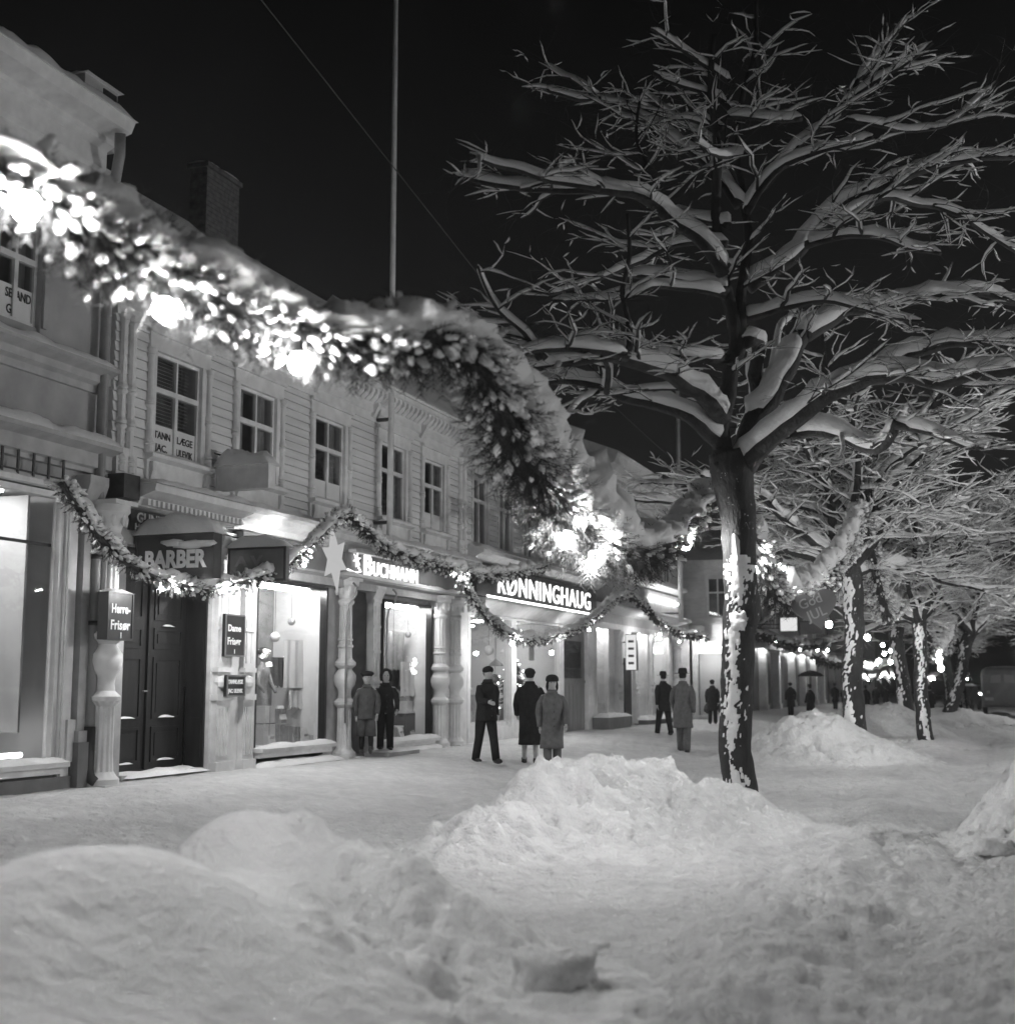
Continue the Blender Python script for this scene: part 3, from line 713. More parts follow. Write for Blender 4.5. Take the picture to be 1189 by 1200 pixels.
for k, (px_, z, r_) in enumerate(((322, 2.45, .09), (341, 2.75, .07), (461, 1.2, .10), (478, 2.7, .07))):
    X = XF-.45; y = F(px_, 750, X)[0]; e = MB(); e.blob((X, y, z), r_, r_, r_, 14, 10, 0); o = e.build('glass_ball', CLOTH_L if k % 2 else TRIML, None, True)
    e = MB(); e.tube([(X, y, z+r_), (X, y, 3.3)], .005, 4); e.build('thread', IRON, o)
    tag(o, ('pale glass ball hanging before the fringed cloth', 'small glass ball hanging high in the left clothing window', 'glass ball hanging low beside the child mannequin', 'small glass ball hanging high in the right clothing window')[k], 'ornament')
for k, (px_, z0_, z1_, mt_) in enumerate(((367, 1.0, 1.7, CLOTH_L), (463, 1.5, 1.95, CLOTH_G), (489, .9, 1.5, CLOTH_M), (326, 1.55, 2.1, CLOTH_M))):
    X = XF-.62; y = F(px_, 780, X)[0]
    cloth('hanging_garment', X, y-.26, y+.26, z0_, z1_, mt_, ('pale garment pinned low at the far side of the left clothing window', 'dark small garment pinned under the blouse', 'tweed garment pinned low in the right clothing window', 'tweed garment behind the mannequin in the left clothing window')[k], 'garment', .05)

# ------------------------------------------------ signs on B
def board_fac(name, y0, y1, z0, z1, X, th, mt, label, lines, tm=WHITEP, frame=None, cat='sign', snowtop=.0, group=None, offs=.004):
    e = empty(name, (X, (y0+y1)/2, z0), label, cat, group)
    m = MB(); m.box(X, X+th, y0, y1, z0, z1)
    m.build('board', mt, e)
    if frame:
        m = MB(); q = .025
        m.box(X+th, X+th+.015, y0, y0+q, z0, z1); m.box(X+th, X+th+.015, y1-q, y1, z0, z1); m.box(X+th, X+th+.015, y0+q, y1-q, z0, z0+q); m.box(X+th, X+th+.015, y0+q, y1-q, z1-q, z1)
        m.build('rim', frame, e)
    for (s, y, z, size, w) in lines: text(s, 'lettering', size, (X+th+.004, y, z), FAC, tm, e, .003, offs, w)
    if snowtop:
        n = MB(); n.snow(X-.01, X+th+.02, y0-.02, y1+.02, z1, snowtop, seed=y0); n.build('snow_cap', SNOW, e, True)
    return e
board_fac('name_board', 15.78, 17.7, 3.80, 4.10, XF+.03, .05, DARK, 'black shop board lettered GUNNAR under the dentilled door hood', [('GUNNAR', 15.92, 3.93, .20, .98), ('HERRE', 15.88, 3.82, .12, .5)], GREYP)
hy0 = F(125, 735, XF+.55)[0]; hy1 = F(155, 735, XF+.55)[0]
board_fac('frisor_box', hy0, hy1, 2.20, 2.84, XF+.40, .15, SIGNG, 'dark box sign reading Herre-Frisør on the column left of the barber door', [('Herre-', hy0+.09, 2.56, .17, (hy1-hy0)*.72), ('Frisør', hy0+.08, 2.34, .18, (hy1-hy0)*.76), ('1', hy0+.28, 2.23, .10, None)], WHITEP, SIGNG, snowtop=.06).name = 'box_sign'
dy0 = F(263, 740, XF+.2)[0]; dy1 = F(286, 740, XF+.2)[0]
board_fac('wall_sign', dy0, dy1, 2.05, 2.72, XF+.16, .05, DARK, 'upright black sign reading Dame Frisør between barber door and shop window', [('Dame', dy0+.09, 2.45, .15, .38), ('Frisør', dy0+.08, 2.24, .16, .40), ('1', dy0+.27, 2.10, .09, None)], WHITEP, SIGNM)
board_fac('wall_sign', dy0+.04, dy1, 1.42, 1.76, XF+.19, .05, DARK, 'small black sign reading TANNLÆGE JAC. below the Dame Frisør sign', [('TANNLÆGE', dy0+.08, 1.62, .09, .44), ('JAC. ULEVIK', dy0+.08, 1.48, .085, .44)], WHITEP, SIGNM)
# projecting box signs
def onY(px, py, Y):
    d = ray(px, py); s = Y/d.y; return (s*d.x, EYE+s*d.z)
def pro_sign(name, Y, x0, x1, z0, z1, th, mt, label, lines, tm=WHITEP, snow_h=.18, bars=True, offs=.008):
    e = empty(name, ((x0+x1)/2, Y, z0), label, 'sign')
    m = MB(); m.box(x0, x1, Y, Y+th, z0, z1); m.build('box', mt, e)
    m = MB(); q = .03
    m.box(x0-.01, x1+.01, Y-.012, Y, z0-.01, z0+q); m.box(x0-.01, x1+.01, Y-.012, Y, z1-q, z1+.01); m.box(x0-.01, x0+q, Y-.012, Y, z0+q, z1-q); m.box(x1-q, x1+.01, Y-.012, Y, z0+q, z1-q)
    m.build('rim', SIGNG if mt in (SIGNG, SIGNM) else mt, e)
    for (s, x, z, size, w) in lines: text(s, 'lettering', size, (x, Y-.008, z), PRO, tm, e, .004, offs, w)
    n = MB(); n.snow(x0-.03, x1+.05, Y-.09, Y+th+.09, z1+.01, snow_h, seed=Y, step=.035, over=.03); n.build('snow_cap', SNOW, e, True)
    if bars:
        m = MB(); m.tube([(XF, Y+th/2, z1+.25), (x1-.3, Y+th/2, z1+.03)], .014, 6); m.tube([(XF, Y+th/2+.25, z0+.5), (x0+.2, Y+th/2, z0+.4)], .012, 6)
        m.build('stay_rod', IRON, e)
    return e
Yb = 16.0
bx0, bz1 = onY(160, 628, Yb); bx1, bz0 = onY(249, 677, Yb)
t1 = onY(170, 666, Yb); t2 = onY(243, 643, Yb)
bs = pro_sign('barber_sign', Yb, bx0, bx1, bz0, bz1, .22, SIGNG, 'dark projecting box sign reading BARBER with a thick snow cap above the door', [('BARBER', t1[0], t1[1], (t2[1]-t1[1])*1.38, t2[0]-t1[0])], WHITEP, .26, offs=.014)
n = MB(); cxx, czz = onY(225, 640, Yb); n.blob((cxx, Yb-.02, czz+.03), .34, .03, .07, 12, 6, .3, 4); n.blob((cxx-.3, Yb-.02, czz+.06), .2, .03, .05, 10, 6, .3, 8); n.build('clinging_snow', SNOW, bs, True)
Ya = 18.2
ax0, az1 = onY(268, 643, Ya); ax1, az0 = onY(334, 680, Ya)
pro_sign('projecting_sign', Ya, ax0, ax1, az0, az1, .12, SIGNM, 'grey projecting sign with faint letters A V behind the BARBER box', [('A V', ax0+.12, (az0+az1)/2-.02, .22, .5)], mat('faded_letters', .24), .16)
Yu = 17.9
ux0, uz1 = onY(254, 546, Yu); ux1, uz0 = onY(314, 571, Yu)
pro_sign('projecting_sign', Yu, ux0, ux1, uz0, uz1-.02, .22, TRIML, 'pale snow covered projecting sign on bracket below the second upper window', [], WHITEP, .30)
# neon lettering of the clothing shop
ne = empty('neon_sign', (XF+.2, 23, 3.75), 'lit neon lettering BUCHMANN with starflower emblem on the dark shop fascia', 'sign')
text('B', 'lettering', .56, (XF+.235, 23.02, 3.72), FAC, NEON, ne, .015, .008, .34)
text('UCHMANN', 'lettering', .40, (XF+.235, 23.42, 3.73), FAC, NEON, ne, .015, .002, 2.15, spc=1.12)
m = MB()
for k in range(6):
    a = R(90+k*60-12); c = (22.68, 3.98)
    p = [(c[0]+.17*math.cos(a), c[1]+.15*math.sin(a)), (c[0]+.05*math.cos(a+.5), c[1]+.05*math.sin(a+.5)), (c[0], c[1]), (c[0]+.05*math.cos(a-.5), c[1]+.05*math.sin(a-.5))]
    m.prism(p, 'x', XF+.232-.001*k, XF+.248+.001*k)
m.tube([(XF+.24, 22.3, 3.76), (XF+.24, 22.6, 3.72), (XF+.24, 22.85, 3.76), (XF+.24, 22.68, 3.9)], .022, 6); m.build('emblem', NEON, ne)
# lettered cards in upper windows
def wtxt(s, y, z, size, w): 
    o = text(s, 'lettering', size, (XF-.052, y, z), FAC, DARK, B, .002, .003, w); return o
(a, b) = WB[0]; ym = (a+b)/2
wtxt('TANN', a+.09, wz0+.29, .15, .42); wtxt('LÆGE', ym+.08, wz0+.29, .15, .42); wtxt('JAC.', a+.12, wz0+.10, .15, .32); wtxt('ULEVIK', ym+.07, wz0+.10, .15, .44)
(a, b) = WB[1]; ym = (a+b)/2
wtxt('TANN', a+.09, wz0+.27, .15, .42); wtxt('LÆGE', ym+.08, wz0+.27, .15, .42)
o = text('SELAND', 'lettering', .17, (XF-.052, 13.17, 6.52), FAC, DARK, A, .002, .003, .48); o = text('GE', 'lettering', .17, (XF-.052, 13.2, 6.31), FAC, DARK, A, .002, .003, .17)
# star lantern
sy, sz = F(392, 655, -10.55)
se = empty('star_lantern', (-10.55, sy, sz), 'lit white paper star hanging under the garland peak beside the neon sign', 'lantern')
for s in (-1, 1):
    m = MB(); vs = [(s*.14, 0, 0)]
    for k in range(12):
        a = R(90+30*k+12); r = (.62 if k in (0, 6) else .50) if k % 2 == 0 else .25
        vs.append((0, r*math.cos(a), r*math.sin(a)))
    m.add(vs, [(0, 1+k, 1+(k+1) % 12) if s > 0 else (0, 1+(k+1) % 12, 1+k) for k in range(12)])
    local('star_face', m, STARM, se)
m = MB(); m.tube([(0, 0, .5), (0, 0, .9)], .008, 5); local('cord', m, IRON, se)
# ------------------------------------------------ building C : smooth front with long neon fascia
C = empty('clapboard_shop_house', (XF, 34, .25), 'pale boarded house with narrow plain windows above the long neon shop sign', 'building')
CY0, CY1 = 29.0, 39.75
WC = [(29.35, 30.3), (31.15, 32.1), (33.0, 33.9), (34.9, 35.8), (36.8, 37.7), (38.5, 39.3)]
m = MB()
for r_ in holes_wall(CY0, CY1, 4.0, 7.3, [(a, b, 4.98, 6.6) for a, b in WC]): m.box(XF-.3, XF-.05, *r_)
m.build('wall', CLAP, C)
m = MB()
for r_ in holes_wall(CY0, CY1, 4.9, 7.0, [(a-.1, b+.1, 4.9, 6.68) for a, b in WC]): clap(m, r_[0], r_[1], r_[2], r_[3], XF-.01, .13)
m.build('clapboards', CLAP, C)
for a, b in WC:
    w = upper_window(C, a, b, 4.98, 6.6, transom=.34, tm=TRIM)
    m = MB(); m.box(XF-.05, XF+.03, a-.1, a, 4.9, 6.68); m.box(XF-.05, XF+.03, b, b+.1, 4.9, 6.68); m.box(XF-.05, XF+.05, a-.1, b+.1, 6.68, 6.8); m.box(XF-.05, XF+.08, a-.12, b+.12, 4.84, 4.93); m.build('casing', TRIM, w)
cornice('frieze', C, [(-.05,6.98),(.06,6.98),(.06,7.2),(.2,7.3),(.34,7.42),(.34,7.5),(-.05,7.5)], CY0, CY1, XF, TRIM)
m = MB(); m.prism([(XF-.3, 7.501), (XF+.4, 7.501), (XF+.4, 7.58), (XF-3.7, 11.4), (XF-7.6, 7.501)], 'y', CY0+.02, CY1); m.build('roof', SNOWB, C)
n = MB(); n.snow(XF-.2, XF+.44, CY0, CY1, 7.56, .12, seed=32, lift=-.02); n.build('eaves_snow', SNOW, C, True)
cornice('shop_ledge', C, [(-.05,4.55),(.12,4.55),(.3,4.68),(.42,4.72),(.42,4.8),(-.05,4.95)], CY0, CY1, XF, TRIM)
n = MB(); n.snow(XF+.02, XF+.46, CY0, CY1, 4.82, .10, seed=36); n.build('ledge_snow', SNOW, C, True)
m = MB(); m.box(XF-.05, XF+.2, CY0+.1, 39.3, 3.72, 4.5); m.build('sign_fascia', SIGNG, C)
m = MB(); m.prism([(XF-.2, 3.28), (XF+.05, 3.34), (XF+.42, 3.60), (XF+.42, 3.66), (XF-.2, 3.71)], 'y', CY0+.1, 39.4); cn = m.build('canopy', TRIM, C)
t = MB(); t.tube([(XF+.40, 29.3, 3.70), (XF+.40, 39.2, 3.70)], .026, 8); t.build('tube_lamp', emis('cornice_tube', 6), cn)
m = MB(); m.box(XF-.3, XF-.05, CY0, CY1, 3.3, 4.0); m.box(XF-.3, XF-.05, CY0, 36.45, 0, .66); m.box(XF-.1, XF+.03, CY0, 36.45, 0, .60)
m.box(XF-.2, XF+.02, 32.05, 32.42, .6, 3.3); m.box(XF-.2, XF+.02, 36.1, 36.5, .2, 3.3); m.box(XF-.2, XF+.02, 38.95, 39.75, .2, 3.6); m.box(XF-.2, XF+.02, CY0, 28.99+.2, .6, 3.3); m.build('shopfront_wall', TRIM, C)
for (y0, y1) in ((29.2, 32.05), (32.42, 36.1)):
    shop_window(C, y0, y1, .70, 3.26, fm=TRIM, sill=False, fw=.06)
rmC = display_room(C, 29.2, 36.1, .70, 3.26, deep=2.6, back=mat('deep_shop_wall', .16, .9, 1.2, .5), tube=False)
t = MB()
for (x, y) in ((XF-.5, 29.8), (XF-.5, 31.0), (XF-1.6, 30.5), (XF-.6, 33.6), (XF-1.7, 33.4), (XF-1.2, 35.2)): t.lathe((x, y, 3.16), [(.02, 0), (.14, .01), (.16, .04), (.02, .06)], 10)
t.build('ceiling_lamp', emis('ceiling_globe', 60), rmC)
dcr = MB(); dcr.box(XF-.16, XF-.10, 36.5, 38.95, .25, 3.28); dco = dcr.build('boarded_door', WOODL, C)
m = MB()
for k in range(6): m.box(XF-.10, XF-.085, 36.55+k*.4, 36.9+k*.4, .3, 1.6)
m.box(XF-.10, XF-.07, 36.5, 38.95, 1.66, 1.74); m.build('plank', WOODL, dco)
m = MB(); m.box(XF-.098, XF-.09, 36.8, 38.7, 1.8, 2.9); m.build('pane', WGLASS, dco)
ns = empty('neon_sign', (XF+.2, 34, 3.9), 'long lit neon lettering ending NINGHAUG above the lighted canopy, partly behind the garland', 'sign')
ny0 = F(583, 690, XF+.2)[0]; ny1 = F(691, 715, XF+.2)[0]
text('RØNNINGHAUG', 'lettering', .72, (XF+.215, ny0, 3.86), FAC, NEON, ns, .012, .004, ny1-ny0, spc=1.12)
# goods in C
def xmas_tree(loc, h, label):
    e = empty('display_fir_tree', loc, label, 'fir tree')
    m = MB(); q = random.Random(3)
    for i in range(230):
        t = q.random()**.8; r = (1-t)*.42*h*q.uniform(.5, 1); a = q.uniform(0, 2*PI); z = h*(.12+.88*t)
        m.tube([(r*.25*math.cos(a), r*.25*math.sin(a), z+.05), (r*math.cos(a), r*math.sin(a), z-.05)], [.03, .008], 4)
    local('branches', m, NEEDLE, e)
    m = MB()
    for i in range(46):
        t = i/46; r = (1-t)*.42*h; a = i*2.4; z = h*(.12+.88*t)
        m.blob((r*math.cos(a), r*math.sin(a), z), .022, .022, .022, 5, 4, 0)
    local('tree_light', m, DOTL, e)
    m = MB(); m.tube([(0, 0, 0), (0, 0, h*.9)], .02, 6); local('trunk', m, BARK, e)
    return e
xmas_tree((XF-.8, 34.4, .7), 1.9, 'decorated fir tree with tiny lights in the window under the canopy')
for k in range(9):
    y = 29.5+k*.72; e = MB(); hh = .30+.55*((k*7) % 4)/3
    if k % 2: e.lathe((XF-.5, y, .7), [(.13, 0), (.15, .1), (.09, hh*.6), (.11, hh), (.02, hh+.02)], 10)
    else: e.box(XF-.7, XF-.35, y-.2, y+.2, .7, .7+hh)
    o = e.build('display_vase' if k % 2 else 'display_box', [PAPER, SHOPD, CLOTH_L][k % 3], None, bool(k % 2), R(40))
    tag(o, ('vase' if k % 2 else 'square box') + ' on the shelf of the canopied shop window, ' + ('first', 'second', 'third', 'fourth', 'fifth', 'sixth', 'seventh', 'eighth', 'ninth')[k] + ' from its near jamb', 'vase' if k % 2 else 'box', 'goods in the canopied shop window')
rg = random.Random(4)
for k in range(10):
    y = 29.6+k*.66; z = rg.uniform(1.5, 2.8); X = XF-.5-rg.uniform(0, .8); e = MB()
    if k % 3 == 0: e.box(X, X+.03, y-.2, y+.2, z-.25, z+.2)
    elif k % 3 == 1: e.blob((X, y, z), .13, .13, .13, 12, 8, 0)
    else: e.lathe((X, y, z-.1), [(.20, 0), (.17, .06), (.05, .16), (.02, .2)], 12)
    o = e.build(('hanging_card', 'hanging_ball', 'hanging_bell')[k % 3], (PAPER, SHOPD, TRIML, CLOTH_G)[k % 4], None, k % 3 > 0)
    e = MB(); e.tube([(X, y, z+.1), (X, y, 3.25)], .006, 4); e.build('thread', IRON, o)
    tag(o, ('card', 'round ball', 'bell shaped shade')[k % 3] + ' hanging in the canopied shop window, ' + ('first', 'second', 'third', 'fourth', 'fifth', 'sixth', 'seventh', 'eighth', 'ninth', 'tenth')[k] + ' along from the near jamb', 'ornament', 'ornaments hanging in the canopied shop window')
e = MB()
for k in range(5):
    a0 = R(k*72+20); e.prism([(29.75, 2.25), (29.75+.05*math.cos(a0-.5), 2.25+.05*math.sin(a0-.5)), (29.75+.24*math.cos(a0), 2.25+.24*math.sin(a0)), (29.75+.05*math.cos(a0+.5), 2.25+.05*math.sin(a0+.5))], 'x', XF-.4-.002*k, XF-.38-.002*k)
tag(e.build('paper_flower', PAPER, None), 'white paper flower ornament hanging in the canopied shop window near its first jamb', 'ornament')

# ------------------------------------------------ building D : taller house with dentilled cornice
Dn = empty('tall_cornice_house', (XF, 46, .25), 'taller pale house with deep dentilled eaves cornice beyond the neon sign shop', 'building')
DY0, DY1 = 39.8, 51.6
m = MB(); m.box(XF-.3, XF, DY0, DY1, 3.6, 8.2); m.box(XF-6, XF-.3, DY0, DY0+.25, 5, 8.2); m.build('wall', TRIMG, Dn)
for k in range(4):
    y = 40.55+k*2.9
    w = MB(); w.box(XF-.02, XF+.02, y, y+.75, 6.9, 7.55); o = w.build('attic_window', DARK, Dn)
    w = MB(); w.box(XF, XF+.05, y-.1, y, 6.85, 7.65); w.box(XF, XF+.05, y+.75, y+.85, 6.85, 7.65); w.box(XF, XF+.05, y, y+.75, 7.55, 7.65); w.build('casing', TRIM, o)
for k in range(4):
    y = 41.0+k*2.7; w = MB(); w.box(XF-.02, XF+.015, y, y+.9, 5.5, 6.5); o = w.build('window', DARK, Dn)
    w = MB(); w.box(XF+.015, XF+.03, y+.42, y+.48, 5.5, 6.5); w.box(XF, XF+.05, y-.1, y, 5.45, 6.6); w.box(XF, XF+.05, y+.9, y+1.0, 5.45, 6.6); w.build('frame', TRIM, o)
m = MB(); m.prism([(XF, 7.75), (XF+.08, 7.75), (XF+.08, 7.9), (XF+.22, 7.95), (XF+.22, 8.2), (XF+.40, 8.25), (XF+.44, 8.45), (XF+.75, 8.55), (XF+.80, 8.78), (XF+.86, 8.86), (XF-.4, 8.86), (XF-.4, 7.75)], 'y', DY0-.2, DY1+.15); cor = m.build('eaves_cornice', TRIML, Dn)
m = MB()
for k in range(46): y = DY0+.05+k*.255; m.box(XF+.22, XF+.36, y, y+.12, 8.0, 8.18)
m.build('dentil', TRIML, cor)
m = MB(); m.prism([(XF-.4, 8.861), (XF+.86, 8.861), (XF+.86, 8.9), (XF-3.5, 10.6), (XF-8, 8.861)], 'y', DY0-.2, DY1+.15); m.build('roof', SNOWB, Dn)
cornice('shop_ledge', Dn, [(0,5.05),(.1,5.05),(.26,5.18),(.4,5.22),(.4,5.3),(0,5.4)], DY0, DY1, XF, TRIML)
n = MB(); n.snow(XF+.02, XF+.43, DY0, DY1, 5.31, .10, seed=41); n.build('ledge_snow', SNOW, Dn, True)
m = MB(); m.box(XF, XF+.15, 45.6, 51.2, 4.0, 5.0); m.prism([(XF, 3.9), (XF+.55, 4.05), (XF+.55, 4.12), (XF, 4.2)], 'y', DY0, DY1); fd = m.build('sign_fascia', TRIM, Dn)
n = MB(); n.snow(XF+.16, XF+.58, DY0, DY1, 4.10, .08, seed=45); n.build('canopy_snow', SNOW, fd, True)
t = MB(); t.tube([(XF+.2, 46.2, 4.72), (XF+.2, 50.7, 4.72)], .05, 8); t.build('tube_lamp', emis('fascia_tube', 14), fd)
m = MB(); m.box(XF-.3, XF, DY0, DY1, 3.45, 3.598); m.box(XF-.3, XF, DY0, DY1, 0, .5)
for a, b in ((39.8, 39.95), (41.3, 44.9), (46.5, 47.1), (49.9, 51.6)): m.box(XF-.3, XF, a, b, 0.5, 3.45)
m.build('shopfront_wall', TRIM, Dn)
for a, b in ((39.95, 41.3), (44.9, 46.5), (47.1, 49.9)):
    shop_window(Dn, a, b, .5, 3.4, fm=TRIM); rm = display_room(Dn, a, b, .5, 3.4, deep=.9, back=SHOPW)
column(Dn, 42.3, .5, .3, 3.4, square=True, m=TRIML); column(Dn, 46.8, .4, .3, 3.4, square=True, m=TRIML); column(Dn, 44.5, .4, .3, 3.4, square=True, m=TRIML); column(Dn, 50.7, .45, .3, 3.4, m=TRIML, X=XF+.15)
m = MB(); m.box(XF-.02, XF+.03, 43.2, 44.1, .25, 2.5); m.build('door', DOORM, Dn)
for k, (y0, y1) in enumerate(((39.3, 42.0), (44.4, 48.5))):
    m = MB(); m.box(XF+.05, XF+.55, y0, y1, .12, .62-.2*k); o = m.build('entrance_bench', SIGNM, None); tag(o, ['grey snow topped stone box in front of the cornice house, near end', 'low snow topped stone slab in front of the cornice house, far end'][k], 'slab')
    n = MB(); n.snow(XF+.0, XF+.6, y0-.05, y1+.05, .62-.2*k, .10, seed=50+k); n.build('snow_cap', SNOW, o, True)
Yl = 43.0
lx0, lz1 = onY(733, 744, Yl); lx1, lz0 = onY(745.5, 785, Yl)
le = empty('lit_box_sign', ((lx0+lx1)/2, Yl, lz0), 'narrow upright lit white box sign sticking out beyond the canopied shop', 'sign')
m = MB(); m.box(lx0, lx1, Yl, Yl+.16, lz0, lz1); m.build('light_panel', LITBOX, le)
m = MB()
for (a, b) in ((lx0-.02, lx0), (lx1, lx1+.02)): m.box(a, b, Yl-.01, Yl+.17, lz0-.02, lz1+.02)
m.box(lx0, lx1, Yl-.01, Yl+.17, lz1, lz1+.02); m.box(lx0, lx1, Yl-.01, Yl+.17, lz0-.02, lz0); m.tube([(XF, Yl+.1, lz1-.25), (lx0, Yl+.1, lz1-.25)], .015, 6); m.tube([(XF, Yl+.1, lz0+.2), (lx0, Yl+.1, lz0+.2)], .015, 6); m.build('rim', IRON, le)
m = MB()
for k in range(4): m.box(lx0+.08, lx1-.08, Yl-.006, Yl-.002, lz0+.18+k*.24, lz0+.26+k*.24)
m.build('lettering', SIGNM, le)

# ------------------------------------------------ building E : projecting bay house facing the camera
Eb = empty('bay_house', (-10.4, 54, .25), 'pale house front turned towards the viewer beyond the tall cornice house', 'building')
EY = 52.6; EX0, EX1 = -11.9, -9.45
def onYp(px, py): return onY(px, py, EY)
ewx0, ewz0 = onYp(829, 722); ewx1, ewz1 = onYp(852, 678)
swx0, swz0 = onYp(818, 838); swx1, swz1 = onYp(846, 757)
ctop = onYp(800, 660)[1]; cmid = onYp(800, 728)[1]
m = MB()
for (a, b, c, d) in ((EX0, ewx0, 3.3, ctop), (ewx1, EX1, 3.3, ctop), (ewx0, ewx1, 3.3, ewz0), (ewx0, ewx1, ewz1, ctop), (EX0, swx0, 0, 3.3), (swx1, EX1, 0, 3.3), (swx0, swx1, 0, swz0), (swx0, swx1, swz1, 3.3)):
    m.box(a, b, EY, EY+.25, c, d)
m.box(EX1-.25, EX1, EY+.25, EY+3.3, 0, ctop); m.build('wall', CLAP, Eb)
m = MB()
z = cmid+.35
while z < ctop-.3:
    for (a, b) in ((EX0+.5, ewx0-.12), (ewx1+.12, EX1)): m.prism([(EY-.004, z), (EY-.022, z), (EY-.006, z+.125), (EY-.004, z+.125)], 'x', a, b)
    z += .13
m.build('clapboards', CLAP, Eb)
m = MB(); m.box(ewx0, ewx0+.05, EY+.03, EY+.1, ewz0, ewz1); m.box(ewx1-.05, ewx1, EY+.03, EY+.1, ewz0, ewz1); m.box((ewx0+ewx1)/2-.03, (ewx0+ewx1)/2+.03, EY+.03, EY+.1, ewz0, ewz1)
zt = ewz1-(ewz1-ewz0)*.37; m.box(ewx0+.05, ewx1-.05, EY+.035, EY+.095, zt-.035, zt+.035); m.box(ewx0-.1, ewx0, EY-.04, EY, ewz0-.1, ewz1+.1); m.box(ewx1, ewx1+.1, EY-.04, EY, ewz0-.1, ewz1+.1); wE = m.build('window', TRIM, Eb)
m = MB(); m.box(ewx0, ewx1, EY+.06, EY+.066, ewz0, ewz1); m.build('pane', WGLASS, wE)
m = MB(); m.box(ewx0, ewx1, EY+.24, EY+.249, ewz0, ewz1); m.build('dark_room', DARKIN, wE)
m = MB()
m.box(EX0, EX1+.15, EY-.18, EY-.001, cmid-.12, cmid+.02); m.box(EX0, EX1+.25, EY-.28, EY-.001, cmid+.02, cmid+.10)
for k in range(26): m.box(EX0+.05+k*.095, EX0+.10+k*.095, EY-.24, EY-.181, cmid-.06, cmid+.01)
m.box(EX0, EX1+.1, EY-.12, EY-.001, ctop-.28, ctop-.16); m.box(EX0, EX1+.25, EY-.26, EY-.001, ctop-.16, ctop-.04); m.box(EX0, EX1+.35, EY-.38, EY-.001, ctop-.04, ctop+.06)
m.build('cornice', TRIM, Eb)
m = MB(); m.prism([(EY-.38, ctop+.061), (EY+3.4, ctop+.061), (EY+1.6, ctop+1.0)], 'x', EX0, EX1+.3); m.build('roof', SNOWB, Eb)
m = MB(); m.box(EX0+.25, EX0+.75, EY-.06, EY-.001, 0.2, cmid-.12); m.box(swx0-.3, swx0-.02, EY-.06, EY-.001, .2, cmid-.12); m.box(swx0-.02, swx1, EY-.12, EY-.001, swz0-.10, swz0); m.build('pilaster', TRIM, Eb)
m = MB(); m.box(swx0, swx1, EY+.04, EY+.046, swz0, swz1); wS = m.build('shop_window', GLASS, Eb)
m = MB(); m.box(swx0-.1, swx1+.1, EY+.9, EY+.95, swz0-.1, swz1+.1); m.box(swx0-.1, swx1+.1, EY+.26, EY+.9, swz0-.1, swz0-.05); m.box(swx0-.1, swx1+.1, EY+.26, EY+.9, swz1+.02, swz1+.1); m.build('display_room', SHOPW, wS)
t = MB(); t.box(swx0+.02, swx1, EY+.1, EY+.2, swz1-.28, swz1-.02); t.build('window_lamp', emis('window_top_lamp', 9), wS)
for k in range(3):
    e = MB(); e.blob((swx0+.25+.28*k, EY+.5, swz0+.25+.35*(k % 2)), .13, .1, .2, 8, 6, .2, k); tag(e.build('display_toy', [CLOTH_G, SHOPD, CLOTH_D][k], None, True), ['small dark bundle in the window of the bay house', 'grey bundle high in the window of the bay house', 'black bundle in the window of the bay house by the tree trunk'][k], 'goods')
m = MB(); m.lathe((swx0+.1, EY-.6, cmid-.35), [(.02, -.3), (.3, -.28), (.34, .1), (.2, .16), (.02, .18)], 12); hs2 = m.build('snowy_lantern', SNOW, None, True); tag(hs2, 'snow covered round lamp shade under the bay house ledge', 'lamp')

# ------------------------------------------------ building F : long shop row with many lit pilasters
Fb = empty('pilaster_shop_row', (XF, 90, .25), 'long far shop row with many tall lit pilasters beyond the bay house', 'building')
m = MB(); m.box(XF-.5, XF-.15, 56, 150, 0, 8.0); m.prism([(XF-.5, 8.001), (XF+.4, 8.001), (XF-3.5, 11), (XF-7.5, 8.001)], 'y', 56, 150); m.build('wall', SIGNM, Fb)
m = MB(); m.box(XF-.15, XF+.3, 56, 150, 3.55, 4.0); m.build('fascia', TRIMG, Fb)
n = MB(); n.snow(XF-.1, XF+.35, 60, 150, 4.0, .12, seed=61, step=.4); n.build('fascia_snow', SNOW, Fb, True)
yy = 61.0; k = 0
t = MB()
while yy < 148:
    m = MB(); w_ = .42 if k % 3 else .55
    m.box(XF-.15, XF+.26, yy, yy+w_, .3, 3.50); m.box(XF-.15, XF+.32, yy-.06, yy+w_+.06, .15, .55); m.box(XF-.15, XF+.32, yy-.05, yy+w_+.05, 3.28, 3.5)
    m.build('pilaster', TRIML, Fb)
    if k % 4 != 3 and yy < 96: t.box(XF+.0, XF+.2, yy-.45, yy-.20, 3.42, 3.50)
    g = MB(); g.box(XF-.149, XF-.125, yy+w_+.3, yy+3.9, .6, 3.2); g.build('dark_shop_window', SIGNG, Fb)
    yy += (5.0, 5.8, 4.6, 6.4)[k % 4]; k += 1
t.build('wall_lamp', emis('pilaster_lamp', 30), Fb)
for k in range(9):
    y = 58+k*4.7; w = MB(); w.box(XF-.149, XF-.12, y, y+1.0, 5.0, 6.5); o = w.build('window', DARK, Fb)
    w = MB(); w.box(XF-.149, XF-.09, y-.12, y, 4.9, 6.6); w.box(XF-.149, XF-.09, y+1.0, y+1.12, 4.9, 6.6); w.build('frame', TRIM, o)
Yg = 56.5
